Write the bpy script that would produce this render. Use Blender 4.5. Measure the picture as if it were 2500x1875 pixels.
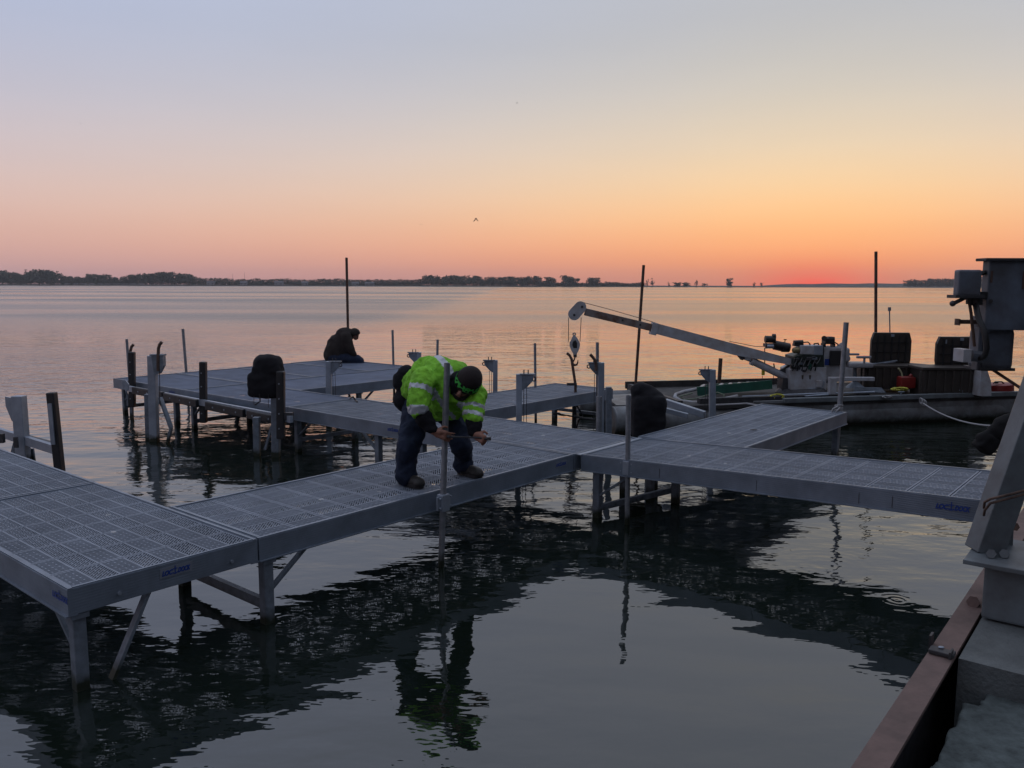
import bpy, bmesh, math, random
from mathutils import Vector, Matrix, noise
random.seed(7)
S = bpy.context.scene
for o in list(bpy.data.objects): bpy.data.objects.remove(o)
PI = math.pi
# ------------------------------------------------------------------ camera
F, CX, CY = 2000.0, 1250.0, 937.5
ZC = 2.32
ROLL = math.atan2(6.5, 2500); PITCH = math.radians(6.906)
cam_d = bpy.data.cameras.new("camera"); cam = bpy.data.objects.new("camera", cam_d)
S.collection.objects.link(cam); S.camera = cam
cam_d.sensor_fit = 'HORIZONTAL'; cam_d.sensor_width = 36.0; cam_d.lens = 36.0 * F / 2500.0
cam_d.clip_start = 0.05; cam_d.clip_end = 20000
cam.location = (0, 0, ZC)
cam.matrix_world = Matrix.Translation((0, 0, ZC)) @ Matrix.Rotation(PI/2 - PITCH, 4, 'X') @ Matrix.Rotation(ROLL, 4, 'Z')
S.render.resolution_x = 1024; S.render.resolution_y = 768
S.view_settings.view_transform = 'Standard'; S.view_settings.look = 'None'
S.view_settings.exposure = 0.08; S.view_settings.gamma = 1.0
S.render.engine = 'CYCLES'
# ------------------------------------------------------------------ sky and sun (sun just below the far shore, 20 degrees right of north)
SUN_AZ = math.radians(20.1)
def lin(c):
    return tuple(((x/255)/12.92 if x/255 <= .04045 else ((x/255+.055)/1.055)**2.4) for x in c)
W = bpy.data.worlds.new("World"); S.world = W; W.use_nodes = True
nt = W.node_tree; N = nt.nodes; L = nt.links; N.clear()
def nd(t, **k):
    n = N.new(t)
    for a, b in k.items(): setattr(n, a, b)
    return n
def wm(op, a, b=None, c=None, clamp=False):
    n = nd('ShaderNodeMath', operation=op); n.use_clamp = clamp
    for i, x in enumerate((a, b, c)):
        if x is None: continue
        if isinstance(x, (int, float)): n.inputs[i].default_value = x
        else: L.new(x, n.inputs[i])
    return n.outputs[0]
def ramp(fac, stops, interp='B_SPLINE'):
    r = nd('ShaderNodeValToRGB'); r.color_ramp.interpolation = interp
    e = r.color_ramp.elements
    while len(e) > 1: e.remove(e[-1])
    e[0].position = stops[0][0]; e[0].color = (*stops[0][1], 1)
    for p, c in stops[1:]:
        x = e.new(p); x.color = (*c, 1)
    L.new(fac, r.inputs[0]); return r.outputs[0]
tc = nd('ShaderNodeTexCoord'); sep = nd('ShaderNodeSeparateXYZ'); L.new(tc.outputs['Generated'], sep.inputs[0])
elev = wm('ARCSINE', sep.outputs[2])
en = wm('DIVIDE', wm('MULTIPLY', elev, 180/PI), 60.0, clamp=True)        # 0..60 degrees
az = wm('ARCTAN2', sep.outputs[0], sep.outputs[1])
da = wm('SUBTRACT', az, SUN_AZ)
caz = wm('COSINE', da)
ada = wm('ARCCOSINE', caz)
def stops(l): return [(d/60, lin(c)) for d, c in l]
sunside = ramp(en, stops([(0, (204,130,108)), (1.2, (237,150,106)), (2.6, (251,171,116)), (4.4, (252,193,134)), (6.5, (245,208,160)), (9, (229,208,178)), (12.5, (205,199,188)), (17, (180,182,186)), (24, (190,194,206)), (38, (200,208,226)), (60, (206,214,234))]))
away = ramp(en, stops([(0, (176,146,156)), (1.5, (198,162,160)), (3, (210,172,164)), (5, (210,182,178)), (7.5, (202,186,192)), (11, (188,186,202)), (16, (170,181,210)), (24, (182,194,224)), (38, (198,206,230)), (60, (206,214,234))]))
wsun = ramp(wm('DIVIDE', ada, math.radians(70)), [(0, (1,1,1)), (.14, (.92,)*3), (.40, (.48,)*3), (.72, (.12,)*3), (1, (0,0,0))])
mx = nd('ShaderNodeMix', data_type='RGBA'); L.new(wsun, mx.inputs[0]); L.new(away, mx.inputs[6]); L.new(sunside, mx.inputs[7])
# red afterglow where the sun has gone down
bk = nd('ShaderNodeMapRange'); bk.interpolation_type = 'SMOOTHSTEP'; L.new(ada, bk.inputs[0]); bk.inputs['From Min'].default_value = math.radians(70); bk.inputs['From Max'].default_value = math.radians(150); bk.inputs['To Min'].default_value = 1.0; bk.inputs['To Max'].default_value = .60
gx = wm('DIVIDE', ada, math.radians(3.9)); gy = wm('DIVIDE', elev, math.radians(1.35))
g = wm('POWER', 2.718, wm('MULTIPLY', wm('ADD', wm('MULTIPLY', gx, gx), wm('MULTIPLY', gy, gy)), -1.0))
mg = nd('ShaderNodeMix', data_type='RGBA'); L.new(wm('MULTIPLY', g, .75), mg.inputs[0]); L.new(mx.outputs[2], mg.inputs[6]); mg.inputs[7].default_value = (*lin((255, 100, 70)), 1)
gx2 = wm('DIVIDE', ada, math.radians(1.5)); gy2 = wm('DIVIDE', elev, math.radians(.35))
g2 = wm('POWER', 2.718, wm('MULTIPLY', wm('ADD', wm('MULTIPLY', gx2, gx2), wm('MULTIPLY', gy2, gy2)), -1.0))
mg2 = nd('ShaderNodeMix', data_type='RGBA'); L.new(wm('MULTIPLY', g2, .8), mg2.inputs[0]); L.new(mg.outputs[2], mg2.inputs[6]); mg2.inputs[7].default_value = (*lin((255, 84, 70)), 1)
# very faint dusty unevenness of the air
mp = nd('ShaderNodeMapping'); mp.inputs['Scale'].default_value = (2.2, 2.2, 14); L.new(tc.outputs['Generated'], mp.inputs[0])
nz = nd('ShaderNodeTexNoise'); nz.inputs['Scale'].default_value = 2.0; nz.inputs['Detail'].default_value = 4; L.new(mp.outputs[0], nz.inputs[0])
hv = nd('ShaderNodeHueSaturation'); L.new(mg2.outputs[2], hv.inputs['Color'])
L.new(wm('MULTIPLY', wm('ADD', wm('MULTIPLY', nz.outputs[0], .05), .975), bk.outputs[0]), hv.inputs['Value'])
sky = nd('ShaderNodeTexSky'); sky.sky_type = 'NISHITA'; sky.sun_disc = False; sky.sun_elevation = math.radians(.5); sky.sun_rotation = SUN_AZ; sky.dust_density = 2.0
ns = nd('ShaderNodeMix', data_type='RGBA'); ns.blend_type = 'ADD'; ns.inputs[0].default_value = .004
L.new(hv.outputs[0], ns.inputs[6]); L.new(sky.outputs[0], ns.inputs[7])
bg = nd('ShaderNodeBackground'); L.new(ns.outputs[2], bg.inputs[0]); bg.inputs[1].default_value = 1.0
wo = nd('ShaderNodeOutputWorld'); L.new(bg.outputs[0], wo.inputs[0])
sd = bpy.data.lights.new("sun", 'SUN'); sd.energy = .0015; sd.color = (1, .45, .25); sd.angle = math.radians(8)
so = bpy.data.objects.new("sun", sd); S.collection.objects.link(so)
sv = Vector((math.sin(SUN_AZ)*math.cos(math.radians(1.5)), math.cos(SUN_AZ)*math.cos(math.radians(1.5)), math.sin(math.radians(1.5))))
so.rotation_euler = sv.to_track_quat('Z', 'Y').to_euler(); so.location = (0, 0, 30)
# ------------------------------------------------------------------ photo geometry helpers (a ray through photo pixel u,v)
def ray(u, v):
    x = u-CX; y = -(v-CY); c, s = math.cos(ROLL), math.sin(ROLL)
    x, y = c*x - s*y, s*x + c*y
    cp, sp = math.cos(PITCH), math.sin(PITCH)
    return Vector((x, F*cp + y*sp, y*cp - F*sp))
def at(u, v, z):
    r = ray(u, v); k = (z-ZC)/r.z; return Vector((r.x*k, r.y*k, z))
def P(u, v, Y):
    r = ray(u, v); k = Y/r.y; return Vector((r.x*k, Y, ZC + r.z*k))
# dock frame: a runs out to the right and away, b to the left and away; J is the T junction
DA = math.radians(50); U1 = Vector((math.cos(DA), math.sin(DA), 0)); U2 = Vector((-math.sin(DA), math.cos(DA), 0)); JP = Vector((.63, 8.10, 0))
ZD = .62
def AB(a, b, z=0.0): return JP + U1*a + U2*b + Vector((0, 0, z))
# ------------------------------------------------------------------ materials
def srgb(*c): return (*lin(c), 1)
MATS = {}
def mat(name, col, rough=.6, metal=0., bump=None, var=0., vscale=6., spec=.5, dirt=None):
    m = bpy.data.materials.new(name); m.use_nodes = True
    t = m.node_tree; b = t.nodes['Principled BSDF']
    b.inputs['Base Color'].default_value = (*col, 1); b.inputs['Roughness'].default_value = rough; b.inputs['Metallic'].default_value = metal
    b.inputs['Specular IOR Level'].default_value = spec
    if var or bump or dirt:
        co = t.nodes.new('ShaderNodeTexCoord')
        n = t.nodes.new('ShaderNodeTexNoise'); n.inputs['Scale'].default_value = vscale; n.inputs['Detail'].default_value = 8; n.inputs['Roughness'].default_value = .65
        t.links.new(co.outputs['Object'], n.inputs[0])
        if var or dirt:
            r = t.nodes.new('ShaderNodeValToRGB')
            r.color_ramp.elements[0].position = .32; r.color_ramp.elements[1].position = .68
            d = dirt or tuple(x*(1-var) for x in col)
            r.color_ramp.elements[0].color = (*d, 1); r.color_ramp.elements[1].color = (*[min(1, x*(1+var*.6)) for x in col], 1)
            t.links.new(n.outputs[0], r.inputs[0]); t.links.new(r.outputs[0], b.inputs['Base Color'])
            mr = t.nodes.new('ShaderNodeMapRange'); mr.inputs['To Min'].default_value = min(1, rough*1.25); mr.inputs['To Max'].default_value = rough*.8
            t.links.new(n.outputs[0], mr.inputs[0]); t.links.new(mr.outputs[0], b.inputs['Roughness'])
        if bump:
            n2 = t.nodes.new('ShaderNodeTexNoise'); n2.inputs['Scale'].default_value = bump[0]; n2.inputs['Detail'].default_value = 6
            t.links.new(co.outputs['Object'], n2.inputs[0])
            bp = t.nodes.new('ShaderNodeBump'); bp.inputs['Distance'].default_value = bump[1]; bp.inputs['Strength'].default_value = 1
            t.links.new(n2.outputs[0], bp.inputs['Height']); t.links.new(bp.outputs[0], b.inputs['Normal'])
    if name in ('brushed_aluminium', 'weathered_aluminium', 'galvanised_pipe', 'rusty_brown_pipe', 'grey_painted_hull'):
        # weed and scum line just above the water
        g = t.nodes.new('ShaderNodeNewGeometry'); s3 = t.nodes.new('ShaderNodeSeparateXYZ'); t.links.new(g.outputs['Position'], s3.inputs[0])
        n4 = t.nodes.new('ShaderNodeTexNoise'); n4.inputs['Scale'].default_value = 14; t.links.new(g.outputs['Position'], n4.inputs[0])
        ad = t.nodes.new('ShaderNodeMath'); ad.operation = 'MULTIPLY_ADD'; ad.inputs[1].default_value = -.14; t.links.new(n4.outputs[0], ad.inputs[0]); t.links.new(s3.outputs[2], ad.inputs[2])
        mr2 = t.nodes.new('ShaderNodeMapRange'); mr2.inputs['From Min'].default_value = -.03; mr2.inputs['From Max'].default_value = .05; t.links.new(ad.outputs[0], mr2.inputs[0])
        mm = t.nodes.new('ShaderNodeMix'); mm.data_type = 'RGBA'; src = b.inputs['Base Color'].links[0].from_socket
        t.links.new(mr2.outputs[0], mm.inputs[0]); mm.inputs[6].default_value = (.022, .028, .018, 1); t.links.new(src, mm.inputs[7]); t.links.new(mm.outputs[2], b.inputs['Base Color'])
    MATS[name] = m; return m
STAIN = True
alu = mat('brushed_aluminium', (.28, .32, .38), .45, .45, var=.22, vscale=5)
alu_dull = mat('weathered_aluminium', (.17, .20, .24), .55, .4, var=.35, vscale=9)
galv = mat('galvanised_pipe', (.24, .255, .28), .45, .5, var=.3, vscale=14)
rustpipe = mat('rusty_brown_pipe', (.10, .06, .045), .75, .2, var=.5, vscale=20)
blackpvc = mat('black_plastic_sleeve', (.012, .013, .016), .5, 0, var=.3, vscale=8)
steel_dk = mat('dark_steel', (.05, .05, .055), .55, .4, var=.4, vscale=12)
cloth_blk = mat('black_canvas', (.010, .010, .013), .85, 0, bump=(14, .01), spec=.25)
white_p = mat('chipped_white_paint', (.34, .36, .40), .5, 0, var=.18, vscale=7, dirt=(.26, .24, .23))
blue_s = mat('blue_sticker_ink', (.01, .04, .22), .5)
stk = mat('pale_sticker', (.17, .19, .225), .35)
blk = mat('black_metal', (.012, .012, .013), .5, 0, var=.3)
redp = mat('red_plastic', (.20, .012, .010), .45, 0, var=.2)
yel = mat('yellow_rope', (.42, .40, .05), .8, 0, var=.3, vscale=30)
rope = mat('grey_rope', (.30, .30, .31), .9, 0, var=.3, vscale=60)
green_l = mat('green_fibreglass', (.012, .085, .06), .5, 0, var=.3)
hullm = mat('grey_painted_hull', (.16, .175, .19), .5, .1, var=.35, vscale=3, dirt=(.07, .065, .06))
deckm = mat('dark_barge_deck', (.035, .033, .033), .8, 0, var=.5, vscale=4)
chest_m = mat('dark_brown_plastic', (.034, .027, .023), .55, 0, var=.25)
skin = mat('skin', (.28, .13, .09), .55, 0, var=.2, vscale=25)
jeans = mat('blue_denim', (.018, .026, .05), .9, 0, var=.4, vscale=9, bump=(18, .012), spec=.2)
boot_m = mat('dark_leather', (.022, .019, .017), .6, 0, var=.3, bump=(30, .004))
hoodie = mat('black_sweatshirt', (.010, .010, .013), .9, 0, bump=(22, .008), spec=.2)
browncoat = mat('brown_work_coat', (.030, .024, .022), .9, 0, var=.3, bump=(9, .015), spec=.2)
beard_m = mat('dark_beard', (.014, .010, .008), .9)
hiviz = mat('lime_high_visibility_fabric', (.23, .56, .04), .8, 0, var=.22, vscale=6, bump=(13, .03), spec=.2, dirt=(.14, .34, .035))
refl = mat('silver_reflective_tape', (.42, .44, .48), .35, .3, bump=(11, .012))
concrete = mat('stained_concrete', (.115, .125, .125), .9, 0, var=.4, vscale=3, bump=(60, .006))
rough_c = mat('rough_broken_concrete', (.075, .092, .092), .95, 0, var=.5, vscale=16, bump=(70, .007))
rust = mat('rusty_red_steel', (.15, .098, .085), .85, .1, var=.4, vscale=7, bump=(40, .003), dirt=(.12, .085, .075))
darkrock = mat('dark_wet_stone', (.018, .020, .019), .8, 0, var=.5, bump=(12, .03))
greysteel = mat('grey_green_painted_steel', (.125, .15, .165), .5, .1, var=.3, vscale=4, dirt=(.085, .09, .095))
box_m = mat('grey_painted_box', (.10, .12, .155), .5, .1, var=.3, vscale=4, dirt=(.055, .05, .05))
# grating: herringbone slots cut right through thin plastic plank sheets (object x = along the dock, y = across)
def grating(name, col, slot_w=.50):
    m = bpy.data.materials.new(name); m.use_nodes = True; t = m.node_tree; nn = t.nodes; ll = t.links
    b = nn['Principled BSDF']; out = nn['Material Output']
    def ma(op, a, b_=None, clamp=False):
        n = nn.new('ShaderNodeMath'); n.operation = op; n.use_clamp = clamp
        for i, x in enumerate((a, b_)):
            if x is None: continue
            if isinstance(x, (int, float)): n.inputs[i].default_value = x
            else: ll.new(x, n.inputs[i])
        return n.outputs[0]
    co = nn.new('ShaderNodeTexCoord'); sp = nn.new('ShaderNodeSeparateXYZ'); ll.new(co.outputs['Object'], sp.inputs[0])
    x, y = sp.outputs[0], sp.outputs[1]
    px = ma('FRACT', ma('DIVIDE', x, .305))                      # place in the plank
    bw = .1525
    yb = ma('DIVIDE', ma('ADD', y, 3.05+.005), bw)
    par = ma('MODULO', ma('FLOOR', yb), 2)
    s = ma('SUBTRACT', ma('MULTIPLY', par, 2), 1)                # -1 / +1 by band
    yf = ma('FRACT', yb)
    xl = ma('MULTIPLY', px, .305)
    pc = ma('ADD', xl, ma('MULTIPLY', s, ma('MULTIPLY', ma('SUBTRACT', yf, .5), bw)))
    q = ma('DIVIDE', ma('ADD', pc, 1.0), .0254)
    slot = ma('LESS_THAN', ma('FRACT', q), slot_w)
    qp = ma('MODULO', ma('FLOOR', q), 2)
    yy = ma('FRACT', ma('ADD', ma('MULTIPLY', yf, 2), ma('MULTIPLY', qp, .5)))
    seg = ma('MULTIPLY', ma('GREATER_THAN', yy, .09), ma('LESS_THAN', yy, .91))
    inner = ma('MULTIPLY', ma('GREATER_THAN', px, .055), ma('LESS_THAN', px, .945))
    band = ma('MULTIPLY', ma('GREATER_THAN', yf, .04), ma('LESS_THAN', yf, .96))
    hole = ma('MULTIPLY', ma('MULTIPLY', slot, seg), ma('MULTIPLY', inner, band))
    gap = ma('MULTIPLY', ma('GREATER_THAN', ma('ABSOLUTE', ma('SUBTRACT', px, .5)), .487), ma('GREATER_THAN', ma('ABSOLUTE', ma('SUBTRACT', ma('FRACT', ma('MULTIPLY', yb, .5)), .5)), .06))
    alpha = ma('SUBTRACT', 1, ma('MAXIMUM', hole, gap), clamp=True)
    ll.new(alpha, b.inputs['Alpha'])
    n = nn.new('ShaderNodeTexNoise'); n.inputs['Scale'].default_value = 3.5; n.inputs['Detail'].default_value = 8; ll.new(co.outputs['Object'], n.inputs[0])
    r = nn.new('ShaderNodeValToRGB'); r.color_ramp.elements[0].position = .35; r.color_ramp.elements[1].position = .7
    r.color_ramp.elements[0].color = (*[c*.78 for c in col], 1); r.color_ramp.elements[1].color = (*col, 1)
    ll.new(n.outputs[0], r.inputs[0])
    # pale bird droppings and scuffs, a few small ones
    v = nn.new('ShaderNodeTexVoronoi'); v.inputs['Scale'].default_value = 2.3; v.inputs['Randomness'].default_value = 1; ll.new(co.outputs['Object'], v.inputs[0])
    n3 = nn.new('ShaderNodeTexNoise'); n3.inputs['Scale'].default_value = 30; ll.new(co.outputs['Object'], n3.inputs[0])
    sc = ma('LESS_THAN', ma('ADD', v.outputs[0], ma('MULTIPLY', n3.outputs[0], .12)), .09)
    mxx = nn.new('ShaderNodeMix'); mxx.data_type = 'RGBA'; ll.new(sc, mxx.inputs[0]); ll.new(r.outputs[0], mxx.inputs[6]); mxx.inputs[7].default_value = (.5, .5, .52, 1)
    ll.new(mxx.outputs[2], b.inputs['Base Color'])
    b.inputs['Roughness'].default_value = .7; b.inputs['Specular IOR Level'].default_value = .2
    return m
grate = grating('perforated_grey_decking', (.17, .205, .285))
plank_m = mat('grey_moulded_plank', (.25, .28, .335), .6, 0, var=.16, vscale=4, spec=.3)
def droppings(m):
    t = m.node_tree; b = t.nodes['Principled BSDF']; src = b.inputs['Base Color'].links[0].from_socket
    co = t.nodes.new('ShaderNodeTexCoord'); v = t.nodes.new('ShaderNodeTexVoronoi'); v.inputs['Scale'].default_value = 2.1; t.links.new(co.outputs['Object'], v.inputs[0])
    n = t.nodes.new('ShaderNodeTexNoise'); n.inputs['Scale'].default_value = 26; t.links.new(co.outputs['Object'], n.inputs[0])
    a = t.nodes.new('ShaderNodeMath'); a.operation = 'MULTIPLY_ADD'; a.inputs[1].default_value = .14; t.links.new(n.outputs[0], a.inputs[0]); t.links.new(v.outputs[0], a.inputs[2])
    c = t.nodes.new('ShaderNodeMath'); c.operation = 'LESS_THAN'; c.inputs[1].default_value = .105; t.links.new(a.outputs[0], c.inputs[0])
    x = t.nodes.new('ShaderNodeMix'); x.data_type = 'RGBA'; t.links.new(c.outputs[0], x.inputs[0]); t.links.new(src, x.inputs[6]); x.inputs[7].default_value = (.55, .55, .56, 1); t.links.new(x.outputs[2], b.inputs['Base Color'])
droppings(plank_m)
def per_section(m):
    t = m.node_tree; b = t.nodes['Principled BSDF']; src = b.inputs['Base Color'].links[0].from_socket
    oi = t.nodes.new('ShaderNodeObjectInfo'); mr = t.nodes.new('ShaderNodeMapRange'); mr.inputs['To Min'].default_value = .86; mr.inputs['To Max'].default_value = 1.1; t.links.new(oi.outputs['Random'], mr.inputs[0])
    co = t.nodes.new('ShaderNodeTexCoord'); n = t.nodes.new('ShaderNodeTexNoise'); n.inputs['Scale'].default_value = 1.1; n.inputs['Detail'].default_value = 5; t.links.new(co.outputs['Object'], n.inputs[0])
    m2 = t.nodes.new('ShaderNodeMapRange'); m2.inputs['From Min'].default_value = .35; m2.inputs['From Max'].default_value = .65; m2.inputs['To Min'].default_value = .84; m2.inputs['To Max'].default_value = 1.08; t.links.new(n.outputs[0], m2.inputs[0])
    mu = t.nodes.new('ShaderNodeMath'); mu.operation = 'MULTIPLY'; t.links.new(mr.outputs[0], mu.inputs[0]); t.links.new(m2.outputs[0], mu.inputs[1])
    h = t.nodes.new('ShaderNodeHueSaturation'); t.links.new(src, h.inputs['Color']); t.links.new(mu.outputs[0], h.inputs['Value']); t.links.new(h.outputs[0], b.inputs['Base Color'])
per_section(plank_m); per_section(grate)
# ------------------------------------------------------------------ mesh builder
def basis(d, up=Vector((0, 0, 1))):
    d = d.normalized()
    if abs(d.dot(up)) > .98: up = Vector((0, 1, 0))
    x = up.cross(d).normalized(); y = d.cross(x).normalized()
    return x, y, d
class MB:
    def __init__(s): s.bm = bmesh.new()
    def box(s, c, size, rz=0., R=None, bev=0.):
        M = Matrix.Translation(Vector(c)) @ (R.to_4x4() if R is not None else Matrix.Rotation(rz, 4, 'Z')) @ Matrix.Diagonal((*size, 1))
        g = bmesh.ops.create_cube(s.bm, size=1, matrix=M)
        if bev: s._bev(g['verts'], bev)
        return s
    def _bev(s, vs, w):
        es = set(e for v in vs for e in v.link_edges)
        bmesh.ops.bevel(s.bm, geom=list(es), offset=w, segments=2, profile=.6, affect='EDGES')
    def beam(s, p, q, w, h, bev=0., up=Vector((0, 0, 1))):
        p, q = Vector(p), Vector(q); x, y, z = basis(q-p, up)
        R = Matrix((x, y, z)).transposed()
        return s.box((p+q)/2, (w, h, (q-p).length), R=R, bev=bev)
    def tube(s, p, q, r0, r1=None, n=12, cap=True):
        p, q = Vector(p), Vector(q); r1 = r0 if r1 is None else r1
        x, y, z = basis(q-p); A = []; B = []
        for i in range(n):
            a = 2*PI*i/n; d = x*math.cos(a)+y*math.sin(a)
            A.append(s.bm.verts.new(p+d*r0)); B.append(s.bm.verts.new(q+d*r1))
        for i in range(n): s.bm.faces.new((A[i], A[(i+1) % n], B[(i+1) % n], B[i]))
        if cap: s.bm.faces.new(A[::-1]); s.bm.faces.new(B)
        return s
    def path(s, pts, r, n=8, rr=None):
        pts = [Vector(p) for p in pts]; rings = []
        px = None
        for i, p in enumerate(pts):
            d = (pts[min(i+1, len(pts)-1)] - pts[max(i-1, 0)])
            x, y, z = basis(d) if px is None else (None, None, d.normalized())
            if px is not None:
                x = (px - z*px.dot(z)).normalized(); y = z.cross(x)
            px = x; ri = rr[i] if rr else r
            rings.append([s.bm.verts.new(p + (x*math.cos(2*PI*k/n) + y*math.sin(2*PI*k/n))*ri) for k in range(n)])
        for a, b in zip(rings, rings[1:]):
            for k in range(n): s.bm.faces.new((a[k], a[(k+1) % n], b[(k+1) % n], b[k]))
        s.bm.faces.new(rings[0][::-1]); s.bm.faces.new(rings[-1]); return s
    def prism(s, pts, thick, nrm):
        nrm = Vector(nrm).normalized()*thick/2
        A = [s.bm.verts.new(Vector(p)-nrm) for p in pts]; B = [s.bm.verts.new(Vector(p)+nrm) for p in pts]; n = len(pts)
        s.bm.faces.new(A[::-1]); s.bm.faces.new(B)
        for i in range(n): s.bm.faces.new((A[i], A[(i+1) % n], B[(i+1) % n], B[i]))
        return s
    def ball(s, c, r, sc=(1, 1, 1), sub=3, R=None):
        M = Matrix.Translation(Vector(c)) @ (R.to_4x4() if R else Matrix.Identity(4)) @ Matrix.Diagonal((r*sc[0], r*sc[1], r*sc[2], 1))
        bmesh.ops.create_icosphere(s.bm, subdivisions=sub, radius=1, matrix=M); return s
    def capsule(s, p, q, r0, r1=None):
        r1 = r0 if r1 is None else r1
        s.ball(p, r0); s.ball(q, r1)
        if (Vector(q)-Vector(p)).length > 1e-4: s.tube(p, q, r0, r1, 20)
        return s
    def torus(s, c, R_, r, nrm=(0, 0, 1), a0=0, a1=2*PI, n=24):
        x, y, z = basis(Vector(nrm)); c = Vector(c)
        return s.path([c+(x*math.cos(a0+(a1-a0)*i/n)+y*math.sin(a0+(a1-a0)*i/n))*R_ for i in range(n+1)], r, 6)
def setp(o, label=None, cat=None, group=None, kind=None):
    if label: o['label'] = label
    if cat: o['category'] = cat
    if group: o['group'] = group
    if kind: o['kind'] = kind
    return o
def thing(name, label, cat, loc=(0, 0, 0), rz=0., group=None):
    o = bpy.data.objects.new(name, None); S.collection.objects.link(o)
    o.location = loc; o.rotation_euler = (0, 0, rz); o.empty_display_size = .2
    o['_m'] = 0; del o['_m']
    ROOTM[o.name] = Matrix.Translation(Vector(loc)) @ Matrix.Rotation(rz, 4, 'Z')
    return setp(o, label, cat, group)
ROOTM = {}
def obj(name, mb, m, parent=None, label=None, cat=None, group=None, kind=None, smooth=None, local=False):
    """mb is in world coordinates (or the thing's own when local)"""
    me = bpy.data.meshes.new(name); bm = mb.bm if isinstance(mb, MB) else mb
    bmesh.ops.recalc_face_normals(bm, faces=bm.faces)
    bm.to_mesh(me); bm.free(); me.materials.append(m)
    o = bpy.data.objects.new(name, me); S.collection.objects.link(o)
    if parent is not None:
        M = ROOTM[parent.name]; o.parent = parent
        if not local: me.transform(M.inverted())
        ROOTM[o.name] = M
    elif kind is None or kind == 'stuff':
        vs = [v.co for v in me.vertices]
        if vs:
            c = Vector((sum(v.x for v in vs)/len(vs), sum(v.y for v in vs)/len(vs), min(v.z for v in vs)))
            me.transform(Matrix.Translation(-c)); o.location = c; ROOTM[o.name] = Matrix.Translation(c)
    if smooth:
        for p in me.polygons: p.use_smooth = True
        if smooth != 'all': me.set_sharp_from_angle(angle=math.radians(smooth))
    return setp(o, label, cat, group, kind)
def dup(root, loc, label, rz=None):
    r = root.copy(); S.collection.objects.link(r); r.location = loc; r['label'] = label
    if rz is not None: r.rotation_euler = (0, 0, rz)
    for ch in list(root.children):
        c = ch.copy(); S.collection.objects.link(c); c.parent = r
        for g_ in list(ch.children):
            d = g_.copy(); S.collection.objects.link(d); d.parent = c
    return r
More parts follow.
